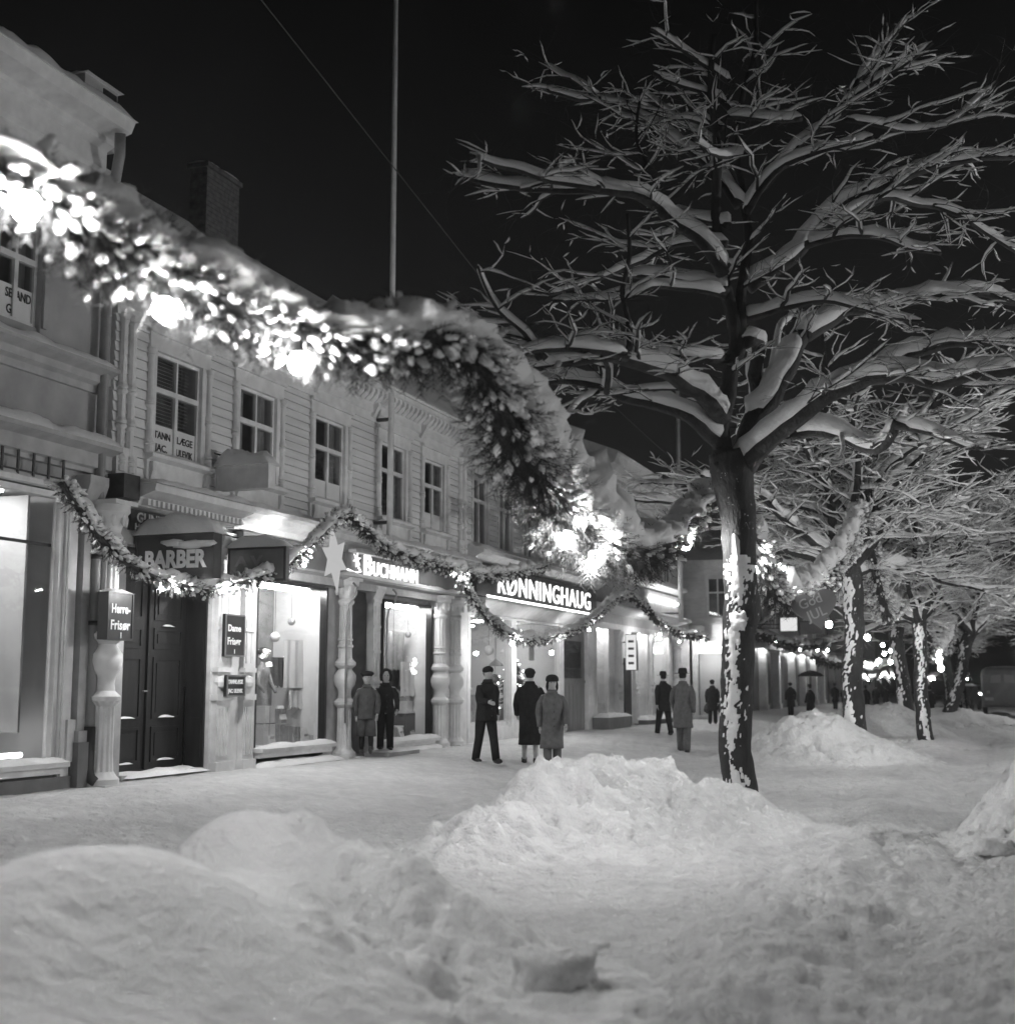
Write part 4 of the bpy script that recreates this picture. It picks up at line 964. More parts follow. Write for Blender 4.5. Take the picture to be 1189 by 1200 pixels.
for (p0, p1, mt, lb) in (((914, 724), (934, 739), LITBOX, 'wide lit white box sign high on the far shop row'), ((937, 729), (967, 743), SIGNM, 'dark oblong sign board beside the lit box sign of the far shop row')):
    Yg = 62.0
    x0, z1 = onY(*p0, Yg); x1, z0 = onY(*p1, Yg)
    e = empty('box_sign', ((x0+x1)/2, Yg, z0), lb, 'sign'); q = MB(); q.box(x0, x1, Yg, Yg+.3, z0, z1); q.build('panel', mt, e)
    q = MB(); q.box(x0-.06, x0, Yg-.02, Yg+.32, z0-.05, z1+.05); q.box(x1, x1+.06, Yg-.02, Yg+.32, z0-.05, z1+.05); q.box(x0, x1, Yg-.02, Yg+.32, z1, z1+.05); q.tube([(XF, Yg+.15, z0+.3), (x0, Yg+.15, z0+.3)], .03, 6); q.build('rim', IRON, e)
# far end of the street
Gb = empty('far_house', (0, 215, 0), 'dark low building closing the street far behind the trees', 'building')
m = MB(); m.box(-30, 10, 215, 225, 0, 6.5); m.prism([(213.5, 6.5), (226.5, 6.5), (220, 10)], 'x', -31, 11); m.build('wall', SIGNG, Gb)
# tall pole on the clapboard house and the one beyond
def pole(name, x, y, z0, z1, r0, r1, lb):
    e = empty(name, (x, y, z0), lb, 'flagpole'); m = MB(); m.tube([(0, 0, 0), (0, 0, (z1-z0)*.5), (0, 0, z1-z0)], [r0, (r0+r1)/2, r1], 10); local('pole', m, TRIM, e, True)
    m = MB(); m.box(XF-x, .03, -.05, .05, .3, .36); m.box(XF-x, .03, -.05, .05, 2.4, 2.46); local('bracket', m, IRON, e)
    m = MB(); m.tube([(r0*1.3, -.02, .4), (r1*1.5, -.02, (z1-z0)-.2)], .006, 4); local('halyard', m, CURTAIN, e)
    return e
py_, pz_ = F(456, 645, XF+.35)
pole('flagpole', XF+.35, py_, 4.5, 21, .062, .038, 'tall white flagpole rising from the ledge in front of a clapboard house window')
py_, pz_ = F(797, 690, XF+.9)
pole('flagpole', XF+.9, py_, 3.9, 13.3, .09, .06, 'flagpole at the far corner by the tall cornice house and the bay house')
w = MB(); w.tube([(-10, 6, 13.8), (-11.0, 30, 11.0), (-11, 60, 9.6)], .012, 4); tag(w.build('overhead_wire', IRON, None), 'thin dark overhead wire running above the roofs along the street', 'wire')

# ================================================================== TERRAIN
def smax(vals, p=3.0): return sum(v**p for v in vals)**(1/p)
def chunk(x, y, s, seed):
    d, p = noise.voronoi(Vector((x*s+.3*noise.noise(Vector((x*s*1.5, y*s*1.5, seed))), y*s+.3*noise.noise(Vector((x*s*1.5, y*s*1.5, seed+7))), seed)))
    t = .5+.5*noise.noise(p[0]*3.1)*1.8
    return max(0, min(1, (d[1]-d[0])*3.2))*t - .35
class Bank:
    def __init__(s, centers, seed, lump=.05): s.c = centers; s.seed = seed; s.lump = lump
    def h(s, x, y):
        v = smax([hh*math.exp(-(((x-cx_)**2+(y-cy_)**2)/(2*sg*sg))**pw) for cx_, cy_, hh, sg, pw in s.c])
        if v < .01: return -.04+v
        k = min(1, v/.25)
        q = noise.noise(Vector((x*1.1, y*1.1, s.seed)))*.10
        l1 = noise.noise(Vector((x*3.1, y*3.1, s.seed+5))); l2 = noise.noise(Vector((x*7.5, y*7.5, s.seed+8))); l3 = noise.noise(Vector((x*19, y*19, s.seed+2)))
        rough = .10+.90*sst(-.1, .35, noise.noise(Vector((x*.6, y*.6, s.seed+21)))+s.rb(x, y))
        pit = -max(0, noise.noise(Vector((x*4.2, y*4.2, s.seed+31)))-.30)*.45
        ch = chunk(x, y, 3.4, s.seed)*.085+chunk(x, y, 7.5, s.seed+3)*.04
        return v-.035 + k*(q*.6 + ch*rough*s.lump/.05 + (l1*s.lump*1.9 + l2*s.lump*1.6 + l3*s.lump*.6 + pit*1.5*(s.lump/.05))*rough)
    def rb(s, x, y): return 0.0
def cpt(px, py, dep, sg, pw=1.3, hz=None):
    p = D(px, py, dep); return (p.x, p.y, (p.z - G(p.x, p.y)) if hz is None else hz, sg, pw)
b1 = Bank([cpt(120, 1000, 6.0, .62, 1.2), cpt(-60, 1060, 5.2, .8, 1.2), cpt(262, 955, 7.9, .42, 1.0), cpt(322, 968, 8.2, .40, 1.0), cpt(190, 1060, 5.6, .7, 1.2, .45), cpt(40, 1140, 3.9, .9, 1.4, .52), cpt(395, 990, 7.9, .55, 1.1), cpt(320, 1060, 6.1, .7, 1.2, .50), cpt(285, 1000, 7.0, .55, 1.2, .62),
           cpt(-200, 1300, 3.0, .8, 1.4, .5), cpt(470, 1020, 7.7, .5, 1.1), cpt(560, 1060, 7.0, .6, 1.1, .16), cpt(410, 1130, 5.4, .8, 1.2, .26)], 3.0, .045)
b1.rb = lambda x, y: sst(-.60, -.46, math.atan2(x, y))*1.25 - .6
b2 = Bank([cpt(690, 887, 14.2, .62, 1.2), cpt(760, 893, 14.6, .55, 1.2), cpt(635, 902, 13.7, .5, 1.2), cpt(580, 940, 12.9, .5, 1.1), cpt(838, 912, 15.4, .5, 1.1), cpt(885, 945, 15.3, .5, 1.1), cpt(700, 950, 13.2, .6, 1.1, .34), cpt(545, 975, 12.3, .4, 1.1), cpt(800, 950, 14.3, .6, 1.1, .28), cpt(930, 975, 14.5, .5, 1.1, .10)], 9.0, .05)
b2.rb = lambda x, y: .6
b3 = Bank([cpt(938, 840, 29, .75, 1.2), cpt(968, 838, 29.3, .7, 1.2), cpt(1022, 868, 28.5, .65, 1.2), cpt(1000, 862, 29.5, .8, 1.2), cpt(905, 862, 29, .7, 1.1), cpt(960, 870, 27.8, .8, 1.1, .35)], 14.0, .07)
b3.rb = lambda x, y: .3
b4 = Bank([cpt(1040, 828, 38, .9, 1.2), cpt(1015, 838, 38, 1.0, 1.2), cpt(1062, 842, 38, .9, 1.2), cpt(1085, 862, 35.5, .8, 1.2, .3), cpt(1100, 848, 42, 1.6, 1.2, .5)], 19.0, .08)
b5 = Bank([cpt(1235, 860, 14.5, .5, 1.2), cpt(1200, 905, 14, .45, 1.2, .3), cpt(1270, 900, 13, .6, 1.2, .5)], 25.0, .06)
b5.rb = lambda x, y: .5
b6 = Bank([cpt(895, 845, 44, .9, 1.1, .45), cpt(873, 850, 44, .7, 1.1, .3)], 29.0, .06)
b7 = Bank([cpt(1118, 832, 56, 1.6, 1.2, .6), cpt(1095, 836, 56, 1.3, 1.2, .5)], 33.0, .08)
BANKS = [b1, b2, b3, b4, b5, b6, b7]
def bump(x, y):
    d = math.hypot(x, y)
    road = sst(-2.6, -1.2, x)
    v = noise.noise(Vector((x*.5, y*.5, 1)))*.05
    if d < 60:
        v += noise.noise(Vector((x*2.4, y*2.4, 7)))*.030*(1+road*.4)
        v += noise.noise(Vector((x*6, y*5, 11)))*.032*(1+road*.4)
        v -= max(0, noise.noise(Vector((x*3.6, y*3.0, 17)))-.20)*.16*(.5+road*.6)
    if d < 18: v += noise.noise(Vector((x*16, y*14, 15)))*.013 + noise.noise(Vector((x*36, y*34, 5)))*.005
    v += road*.05*math.sin(x*3.3+.4*math.sin(y*.3))
    if d < 45:
        dd, pp = noise.voronoi(Vector((x*2.9+.25*noise.noise(Vector((x*5, y*5, 3))), y*2.2, 5.0)))
        w_ = .5+.5*noise.noise(pp[0]*2.3)
        v -= .060*max(0, 1-(dd[0]/.42)**2)*w_*(.55+.65*road)
        dd, pp = noise.voronoi(Vector((x*6.4, y*5.6, 8.0)))
        v += .026*max(0, 1-dd[0]/.45)*(.6+road*.8)
    return v*(1-.6*sst(-9.5, -10.8, x))
angs = []
a = -PI
while a < PI:
    angs.append(a); inview = (-R(48) < a+0 < R(10))
    a += R(.10) if inview else R(3.0)
rads = [0.8]
while rads[-1] < 900: rads.append(rads[-1]*(1.0105 if rads[-1] < 40 else 1.03))
vs = [(0, 0, G(0, 0)-.02)]; fs = []
na = len(angs)
for r in rads:
    for a in angs:
        x, y = r*math.sin(a), r*math.cos(a)
        vs.append((x, y, G(x, y)+(bump(x, y) if (r < 150 and -R(49) < a < R(11)) else 0)))
for j in range(na): fs.append((0, 1+(j+1) % na, 1+j))
for i in range(len(rads)-1):
    for j in range(na):
        p = 1+i*na+j; q = 1+i*na+(j+1) % na
        fs.append((p, q, q+na, p+na))
g = MB(); g.add(vs, fs); gr = g.build('snowy_ground', SNOWG, None, True); gr.data.materials.append(SNOWG); tag(gr, 'trodden snow covering pavement and street', None, None, 'structure')
def bank_mesh(b, step, label, bb=None):
    xs = [c[0] for c in b.c]; ys = [c[1] for c in b.c]; mg = 2.6*max(c[3] for c in b.c)
    x0, x1, y0, y1 = min(xs)-mg, max(xs)+mg, min(ys)-mg, max(ys)+mg
    nx, ny = int((x1-x0)/step), int((y1-y0)/step)
    H = {}; vs = []; idx = {}; fs = []
    for i in range(nx+1):
        for j in range(ny+1):
            x, y = x0+i*step, y0+j*step
            v = smax([hh*math.exp(-(((x-cx_)**2+(y-cy_)**2)/(2*sg*sg))**pw) for cx_, cy_, hh, sg, pw in b.c])
            H[i, j] = v
    def vid(i, j):
        if (i, j) not in idx:
            x, y = x0+i*step, y0+j*step
            idx[i, j] = len(vs); vs.append((x, y, G(x, y)+bump(x, y)*(1-.75*min(1, H.get((i, j), 0)/.2))+b.h(x, y)))
        return idx[i, j]
    for i in range(nx):
        for j in range(ny):
            if max(H[i, j], H[i+1, j], H[i, j+1], H[i+1, j+1]) > .012:
                fs.append((vid(i, j), vid(i+1, j), vid(i+1, j+1), vid(i, j+1)))
    m = MB(); m.add(vs, fs); o = m.build('snow_bank', SNOWB, None, True); tag(o, label, 'snow bank', 'ploughed snow banks')
    return o
bank_mesh(b1, .033, 'large smooth snow bank nearest the viewer in front of the barber shop')
bank_mesh(b2, .042, 'steep lumpy snow bank heaped round the foot of the big tree')
bank_mesh(b3, .08, 'snow bank at the foot of the second tree')
bank_mesh(b4, .12, 'snow bank round the pair of far trunks')
bank_mesh(b5, .06, 'snow bank cut off by the frame across the roadway from the trees')
bank_mesh(b6, .12, 'low snow heap before the far pilasters')
bank_mesh(b7, .16, 'low far snow bank beside the parked bus')
def ground_z(x, y):
    z = G(x, y)+bump(x, y)
    for b in BANKS:
        if min(abs(x-c[0])+abs(y-c[1]) for c in b.c) < 6: z = max(z, G(x, y)+b.h(x, y))
    return z
# thrown snow block on the near ground, a few clods
def clod(px, py, dep, sx, sy, sz, label, sd, rz=0.0):
    p = D(px, py, dep); z = ground_z(p.x, p.y)
    m = MB(); M = Matrix.Rotation(rz, 3, 'Z'); n_, m_ = 26, 16
    vsx = []
    m.blob((0, 0, 0), sx, sy, sz, n_, m_, .0, 0)
    for v in m.v:
        d = Vector(v); k = 1+.42*noise.noise(d*6+Vector((sd, 0, 0)))+.26*noise.noise(d*16+Vector((sd, 3, 0)))+.12*noise.noise(d*38)
        e = Vector((d.x/sx, d.y/sy, d.z/sz)); f_ = (abs(e.x)**4+abs(e.y)**4+abs(e.z)**4)**.25 or 1
        e = e/f_*k; vsx.append(tuple(M @ Vector((e.x*sx, e.y*sy, e.z*sz))))
    m.v = vsx
    o = m.build('snow_clod', SNOWB, None, True); o.location = (p.x, p.y, z+sz*.62); tag(o, label, 'snow clod'); return o
clod(648, 1100, 6.8, .20, .13, .115, 'large square edged block of snow lying on the near trodden snow', 1, .5)
clod(700, 1060, 8.2, .06, .05, .03, 'tiny snow lump beyond the large snow block', 7)
clod(1163, 915, 12.6, .17, .12, .07, 'lump of dirty snow by the roadway bank at the frame edge', 12, .3)
# ================================================================== TREES
UP = Vector((0, 0, 1))
class Tree:
    def __init__(s, seed, det=1.0, sk=1.0, lk=1.0):
        s.lk = lk; s.b = MB(); s.s = MB(); s.r = random.Random(seed); s.seed = seed; s.det = det; s.sk = sk
    def snowline(s, pts, rads, n=6, lvl=0):
        """snow lying along the top of a branch"""
        k = len(pts); run = []; 
        def flush(run):
            if len(run) < 2: return
            vs = []; m = len(run)
            for i, (c, sd, hw, up, hh) in enumerate(run):
                e = 1.0 if 0 < i < m-1 else .15
                for j in range(n):
                    a = 2*PI*j/n
                    vs.append(tuple(c + sd*(math.cos(a)*hw*e) + up*(math.sin(a)*hh*e)))
            fs = [(i*n+j, i*n+(j+1) % n, (i+1)*n+(j+1) % n, (i+1)*n+j) for i in range(m-1) for j in range(n)]
            fs += [tuple(range(n-1, -1, -1)), tuple((m-1)*n+j for j in range(n))]
            s.s.add(vs, fs)
        for i in range(k):
            t = (pts[min(i+1, k-1)]-pts[max(i-1, 0)]).normalized()
            inc = abs(t.z); r = rads[i]
            if inc > .90: flush(run); run = []; continue
            up = (UP - t*t.z).normalized(); sd = t.cross(up)
            th = (.014 + 1.22*r + .014*min(1, r*40))*(1-inc**2*.62)*s.sk
            am = .5 if lvl == 0 else (.75 if lvl == 1 else 1); th *= 1.02 + am*(.9*noise.noise(pts[i]*3.3+Vector((s.seed, 0, 0))) + .7*noise.noise(pts[i]*9.5+Vector((s.seed, 4, 0))))
            if th < .012: flush(run); run = []; continue
            if lvl >= 2: th *= .72
            if lvl >= 2 and i > k*.78: flush(run); run = []; break
            c = pts[i] + up*(r*.45 + th*.40)
            run.append((c, sd, r*1.06+(.008 if lvl < 2 else .004)+th*.16, up, th*.55+r*.62))
        flush(run)
    def smooth(s, pts, rads, step):
        out = []; ro = []
        n = len(pts)
        for i in range(n-1):
            p0 = pts[max(i-1, 0)]; p1 = pts[i]; p2 = pts[i+1]; p3 = pts[min(i+2, n-1)]
            k = max(1, int((p2-p1).length/step))
            for j in range(k):
                t = j/k
                q = .5*((2*p1)+(p2-p0)*t+(2*p0-5*p1+4*p2-p3)*t*t+(3*p1-p0-3*p2+p3)*t**3)
                q = q + noise.noise_vector(q*2.6+Vector((s.seed, 1, 2)))*min(.05, rads[i]*.55+.004)
                out.append(q); ro.append(rads[i]+(rads[i+1]-rads[i])*t)
        out.append(pts[-1]); ro.append(rads[-1])
        return out, ro
    def limb(s, pts, r0, r1, lvl, snow=True, kids=1.0, start=.15, n=None):
        L = sum((pts[i+1]-pts[i]).length for i in range(len(pts)-1))
        rads = []; acc = 0
        for i in range(len(pts)):
            if i: acc += (pts[i]-pts[i-1]).length
            rads.append(r0+(r1-r0)*(acc/L)**.85)
        P, Q = s.smooth(pts, rads, (.13 if lvl == 0 else .12)/min(1, s.det+.3))
        s.b.tube(P, Q, n or (9 if r0 > .06 else 6 if r0 > .02 else 4))
        if snow: s.snowline(P, Q, 8 if lvl == 0 else (6 if lvl == 1 else 5), lvl if s.lk == 1.0 else min(lvl, 1))
        if lvl >= 3: return
        # side branches
        rate = (3.2, 5.2, 6.0)[lvl]*(1 if s.lk == 1.0 else .8)*s.det*kids
        cnt = int(L*rate*(1-start)+s.r.random())
        side = 1
        for c in range(cnt):
            t = start+(1-start)*((c+s.r.random())/cnt)
            i = min(len(P)-2, int(t*(len(P)-1)))
            d = (P[i+1]-P[i]).normalized()
            side = -side
            ang = R(s.r.uniform(28, 62))*side
            ax = UP if abs(d.z) < .8 else d.orthogonal()
            nd = (Matrix.Rotation(ang, 3, ax) @ d)
            nd.z = nd.z*.55 + s.r.uniform(-.16, .22); nd.normalize()
            ln = {0: s.r.uniform(.6, 1.5), 1: s.r.uniform(.35, .95), 2: s.r.uniform(.25, .75)}[lvl]*(1.2-.8*t)*s.lk
            rr = min(Q[i]*.55, (.024, .010, .005)[lvl]*s.r.uniform(.6, 1.4))
            s.grow(P[i], nd, ln, max(rr, .0035), lvl+1)
    def grow(s, p, d, L, r, lvl):
        n = 5 if lvl < 3 else 4
        pts = [p]; cur = d.copy(); q = p
        lift = s.r.uniform(-.06, .08)
        for i in range(n):
            cur = (cur + Vector((s.r.uniform(-.36, .36), s.r.uniform(-.36, .36), s.r.uniform(-.22, .22)+lift))).normalized()
            q = q + cur*(L/n); pts.append(q)
        s.limb(pts, r, r*.25, lvl, snow=(lvl < 3 or s.r.random() < .35), start=.2)
    def finish(s, e):
        b = s.b.build('branches', BARK, e, True); o = s.s.build('branch_snow', SNOW, e, True)
        return b, o
def trunk_snow(m, pts, rad, seed, az, width=.55, n=9, skip=.0):
    """snow blown onto one side of a trunk: thin ragged patches on its surface"""
    P = [Vector(p) for p in pts]; out = []; Q = []; st = .022 if n > 8 else .045; nc = 26 if n > 8 else 16; W = nc+1
    for i in range(len(P)-1):
        k = max(1, int((P[i+1]-P[i]).length/st))
        for j in range(k): out.append(P[i].lerp(P[i+1], j/k)); Q.append(rad[i]+(rad[i+1]-rad[i])*j/k)
    vs = []; ok = []
    for i, p in enumerate(out):
        w0 = width*(.85+.9*noise.noise(Vector((p.z*1.9, seed, 0)))); c0 = az+.30*noise.noise(Vector((p.z*1.1, seed, 7)))
        for j in range(W):
            u = (j/nc*2-1)*1.5; a = c0+u
            f = w0-abs(u)*.75+.55*noise.noise(Vector((a*3.2, p.z*5, seed)))+.55*noise.noise(Vector((a*8, p.z*15, seed+2)))+.35*noise.noise(Vector((a*17, p.z*34, seed+8)))-.08
            ok.append(f > 0)
            th = max(-.01, min(.018, f*.07))*(1+.5*noise.noise(Vector((a*9, p.z*20, seed+5))))
            r = Q[i]*1.0+th
            vs.append((p.x+math.cos(a)*r, p.y+math.sin(a)*r, p.z))
    fs = []
    for i in range(len(out)-1):
        for j in range(nc):
            q = (i*W+j, i*W+j+1, (i+1)*W+j+1, (i+1)*W+j)
            if any(ok[x] for x in q): fs.append(q)
    m.add(vs, fs)
# ---- the big near tree: main limbs followed one by one
TD = 15.5
def T(px, py, dd=0.0): return D(px, py, TD+dd)
base = T(868, 938)
bt = empty('street_tree', (base.x, base.y, base.z-.2), 'big leafless tree nearest the viewer, dark trunk streaked with snow', 'tree', 'trees in the row along the street')
px2 = TD/FPX
tr = Tree(11, 1.25)
mb = MB()
tp = [(869, 950, 20), (868, 925, 20), (861, 880, 19), (863, 800, 19), (866, 730, 19), (868, 690, 20.5), (866, 650, 20), (866, 610, 21), (861, 580, 23), (857, 552, 25), (850, 525, 21)]
TP = [T(a, b) for a, b, c in tp]; TR = [c*px2 for a, b, c in tp]
P_, R_ = [], []
for i in range(len(TP)-1):
    for k in range(8):
        q = TP[i].lerp(TP[i+1], k/8); P_.append(q); R_.append((TR[i]+(TR[i+1]-TR[i])*k/8)*(1+.07*noise.noise(Vector((0, 0, q.z*2.5)))))
mb.tube(P_, R_, 20)
vv = []
for v in mb.v:
    d = Vector(v); vv.append((v[0]+.018*noise.noise(d*5), v[1]+.018*noise.noise(d*5+Vector((9, 0, 0))), v[2]))
mb.v = vv
kn = T(874, 713); mb.blob((kn.x, kn.y, kn.z), .17, .17, .34, 14, 10, .15, 2)
for (a, b, s_) in ((862, 655, .10), (850, 545, .22)): q = T(a, b); mb.blob(q, s_*.9, s_*.9, s_, 10, 8, .15, a)
mb.build('trunk', TBARK, bt, True)
ms = MB(); camaz = math.atan2(-base.y, -base.x)
trunk_snow(ms, [T(a, b) for a, b, c in tp if b > 640], [c*px2 for a, b, c in tp if b > 640], 4.0, camaz-.25, .40, 12)
q = T(867, 728, -.02); ms.blob((q.x+.02, q.y-.16, q.z), .10, .07, .12, 16, 12, .35, 2)
q = T(866, 640); ms.blob((q.x, q.y-.19, q.z), .05, .05, .2, 8, 8, .3, 5)
ms.build('trunk_snow', SNOW, bt, True)
LIMBS = [
 # pts (px,py), r0px, r1px, depth at end, kids
 ([(855,560),(843,505),(855,440),(858,380),(850,335),(842,300)], 13, 7, 0.2, .5),
 ([(842,300),(838,250),(840,200),(836,150),(832,95),(836,40)], 7, 3, -.4, .8),
 ([(862,555),(880,505),(905,460),(925,425),(937,397)], 15, 11, .6, .4),
 ([(858,430),(866,380),(870,330),(876,285),(872,240)], 8, 5, .5, .6),
 ([(872,240),(864,182),(870,114),(884,57),(886,5),(890,-60)], 5, 2, .2, .9),
 ([(869,552),(893,521),(931,488),(963,465),(1016,442),(1057,439),(1104,450),(1134,441),(1189,432),(1260,405),(1330,400)], 13, 5, -2.2, 1.0),
 ([(1016,442),(1046,424),(1090,408),(1128,402),(1189,397),(1260,380)], 8, 4, -.4, 1.0),
 ([(937,397),(966,378),(993,365),(1046,356),(1104,344),(1148,343),(1189,353),(1250,345)], 10, 4, 2.2, 1.1),
 ([(867,375),(913,360),(966,352),(1004,360),(1046,371),(1078,377)], 6, 2.5, -1.0, 1.0),
 ([(925,510),(966,506),(1004,522),(1028,526),(1043,512),(1051,494)], 8, 5, -1.4, .6),
 ([(1048,497),(1090,505),(1134,524),(1165,520)], 5, 3, -2.0, 1.0),
 ([(876,336),(928,305),(947,276),(970,250),(992,236),(1049,212),(1078,199),(1125,188),(1189,182),(1240,170)], 9, 3.5, 1.0, 1.2),
 ([(947,285),(975,277),(1021,275),(1067,291),(1101,297)], 6, 2.5, -1.2, 1.1),
 ([(980,258),(1035,232),(1078,240),(1120,250),(1160,275),(1195,300)], 5, 2.5, 2.0, 1.3),
 ([(875,250),(907,200),(950,182),(985,170),(1022,161)], 6, 2.5, -.8, .9),
 ([(893,222),(927,178),(955,155),(984,137),(1000,105),(1012,82),(1050,37),(1068,18)], 5, 2, .8, 1.2),
 ([(992,141),(1030,147),(1061,153),(1106,148),(1135,126),(1165,100)], 3.5, 2, 1.5, 1.1),
 ([(987,122),(1032,91),(1060,75),(1092,50)], 3.5, 2, -.6, 1.1),
 ([(850,135),(880,137),(907,141),(938,139)], 4, 3, -1.2, .6),
 ([(872,180),(850,184),(826,175),(812,160)], 4, 2, -1, .9),
 ([(848,320),(832,294),(792,262),(763,237),(740,226),(692,222),(649,222),(620,221),(577,215),(537,206)], 8.5, 3.5, -1.6, .7),
 ([(700,222),(670,215),(643,211),(612,200),(577,192),(551,182)], 4.5, 2.5, -2.4, .6),
 ([(855,265),(820,256),(786,247)], 5, 3, .8, .6),
 ([(866,240),(835,198),(806,175),(763,144),(720,121),(680,117),(637,103)], 7, 3, 1.4, .8),
 ([(700,118),(680,98),(663,89),(637,74)], 3, 1.5, 1.8, .5),
 ([(862,190),(829,161),(790,135),(749,105)], 4, 2, 2.2, .9),
 ([(857,96),(820,74),(790,50),(763,34)], 4, 1.6, -1.0, .9),
 ([(856,130),(840,113),(792,98),(766,86)], 4, 2.5, -.4, .8),
 ([(845,150),(810,140),(780,137),(745,122)], 4, 2, .9, 1.0),
 ([(850,285),(800,284),(757,303),(726,317),(692,330),(645,345)], 5, 2.2, 2.0, .8),
 ([(848,340),(830,335),(792,326),(737,321)], 7, 4, .6, .5),
 ([(848,345),(800,338),(763,336),(734,349),(680,351),(648,353)], 4.5, 2, -1.0, .8),
 ([(850,420),(830,420),(798,418),(744,405),(699,393),(670,400)], 6, 2.5, -1.2, 1.0),
 ([(846,490),(836,479),(808,453),(769,432),(725,419),(680,421),(632,428),(590,440)], 11, 4.5, -2.2, .9),
 ([(735,420),(690,408),(650,408),(622,412),(584,421),(560,430)], 6, 2.5, -2.8, .9),
 ([(843,520),(827,505),(792,483),(728,464),(673,445),(632,448),(600,458)], 9.5, 4, -1.0, .8),
 ([(632,420),(613,390),(584,364),(566,330),(560,312)], 3.5, 1.2, -3.0, .8),
 ([(640,420),(612,395),(580,392),(556,398),(535,380)], 3.5, 1.5, -2.0, .8),
 ([(868,400),(887,398),(884,440),(885,480),(872,530)], 8, 9, .8, .2),
 ([(900,455),(908,420),(915,385),(926,372),(935,360)], 4, 2, 1.5, 1.0),
 ([(700,460),(680,470),(662,492),(648,505)], 2.5, 1.2, -1.6, .7),
 ([(735,418),(738,385),(728,340),(738,300),(735,250)], 4, 2, -1.7, .8),
 ([(710,460),(712,432),(705,418)], 4, 3, -1.5, .4),
 ([(762,235),(748,225),(756,190),(745,160),(752,100)], 3.5, 1.5, .4, 1.0),
]
for pts, r0, r1, de, kd in LIMBS:
    n_ = len(pts)-1
    # every limb starts at the depth its parent has there
    st = {(700,222): -1.0, (700,118): 1.0, (632,420): -2.0, (640,420): -2.0, (735,420): -1.4, (1016,442): -.9, (937,397): .6, (1048,497): -1.4, (947,285): .4, (980,258): .5, (992,141): .5, (987,122): .5, (842,300): .2, (872,240): .5, (925,510): -.2, (700,460): -.7, (735,418): -1.3, (710,460): -.8, (762,235): -.5, (893,222): .3, (900,455): .3, (875,250): .4, (876,336): .4, (867,375): .3, (866,240): .3, (862,190): .2}.get(pts[0], 0.0)
    P = [T(p[0], p[1], st+(de-st)*(i/n_)**1.0) for i, p in enumerate(pts)]
    tr.limb(P, r0*px2, r1*px2, 0, kids=kd, start=.2)
for (a, b, s_) in ((869, 546, .13),):
    q = T(a, b); tr.s.blob((q.x, q.y-.06, q.z+.05), s_, s_*.8, s_*1.1, 9, 7, .3, a)
tr.finish(bt)
# ---- procedural trees of the row
def row_tree(seed, H=10.5, fork=3.2, rt=.24, lean=(0, 0), det=.62, nl=7, spread=1.0):
    t = Tree(seed, det, 1.55, 1.5); r = t.r
    m = MB()
    tpts = [Vector((lean[0]*k/6+.06*math.sin(k*1.3+seed), lean[1]*k/6+.06*math.cos(k+seed), -.5+(fork+.5)*k/6)) for k in range(7)]
    P, Q = t.smooth(tpts, [rt*1.15, rt*1.02, rt*.95, rt*.92, rt*.9, rt*.95, rt*1.0], .1)
    m.tube(P, Q, 14)
    top = tpts[-1]
    for i in range(nl):
        az = 2*PI*(i+r.uniform(-.25, .25))/nl; el = r.uniform(.35, .95) if i % 3 else 1.25
        L = r.uniform(4.2, 6.0)*spread
        d = Vector((math.cos(az)*math.cos(el), math.sin(az)*math.cos(el), math.sin(el)))
        pts = [top-Vector((0, 0, .25))]; q = pts[0]; cur = d*1.0
        for k in range(6):
            cur = (cur + Vector((r.uniform(-.25, .25), r.uniform(-.25, .25), r.uniform(-.22, .14)))).normalized(); q = q+cur*(L/6); pts.append(q)
        t.limb(pts, rt*.52, .03, 0, start=.12, kids=1.15)
    # drooping lower tier fills out the crown
    for i in range(5):
        az = 2*PI*(i+r.random()*.6)/5
        d = Vector((math.cos(az)*.9, math.sin(az)*.9, .38)); q = top+Vector((0, 0, .5+.2*i)); pts = [q]
        for k in range(5):
            d = (d+Vector((r.uniform(-.2, .2), r.uniform(-.2, .2), r.uniform(-.2, .05)))).normalized(); q = q+d*(4.2*spread/5); pts.append(q)
        t.limb(pts, rt*.34, .02, 0, start=.15, kids=1.1)
    return t, m, P, Q
def put_tree(t, m, P, Q, loc, label, rz=0.0, sc_=1.0, az=None):
    e = empty('street_tree', loc, label, 'tree', 'trees in the row along the street')
    tk = local('trunk', m, TBARK, e, True); b = local('branches', t.b, BARK, e, True); s_ = local('branch_snow', t.s, SNOW, e, True)
    ts = MB(); trunk_snow(ts, P, Q, loc[0]*3, (math.atan2(-loc[1], -loc[0]) if az is None else az)-rz-.5, .30, 8)
    local('trunk_snow', ts, SNOW, e, True)
    e.rotation_euler.z = rz; e.scale = (sc_, sc_, sc_); return e
def copy_tree_thing(src, loc, label, rz, sc_):
    e = src.copy(); COL.objects.link(e); e.location = loc; e.rotation_euler.z = rz; e.scale = (sc_,)*3; e['label'] = label
    for ch in src.children:
        c = ch.copy(); COL.objects.link(c); c.parent = e
    return e
def foot(px, py, dep): p = D(px, py, dep); return (p.x, p.y, p.z)
v1 = row_tree(21, 10, 4.0, .25, (.0, .0), 1.15, 11, 1.15)
t2 = put_tree(*v1, foot(1003, 868, 29.5), 'second tree of the row, straight trunk rising behind the hanging garland', .4)
v2 = row_tree(34, 10, 4.1, .23, (-.3, .2), 1.1, 10, 1.15)
t3 = put_tree(*v2, foot(1062, 850, 39), 'left one of the far pair of close-set trunks', 1.7)
t4 = copy_tree_thing(t2, foot(1082, 860, 35), 'right one of the far pair of close-set trunks', .9, .78)
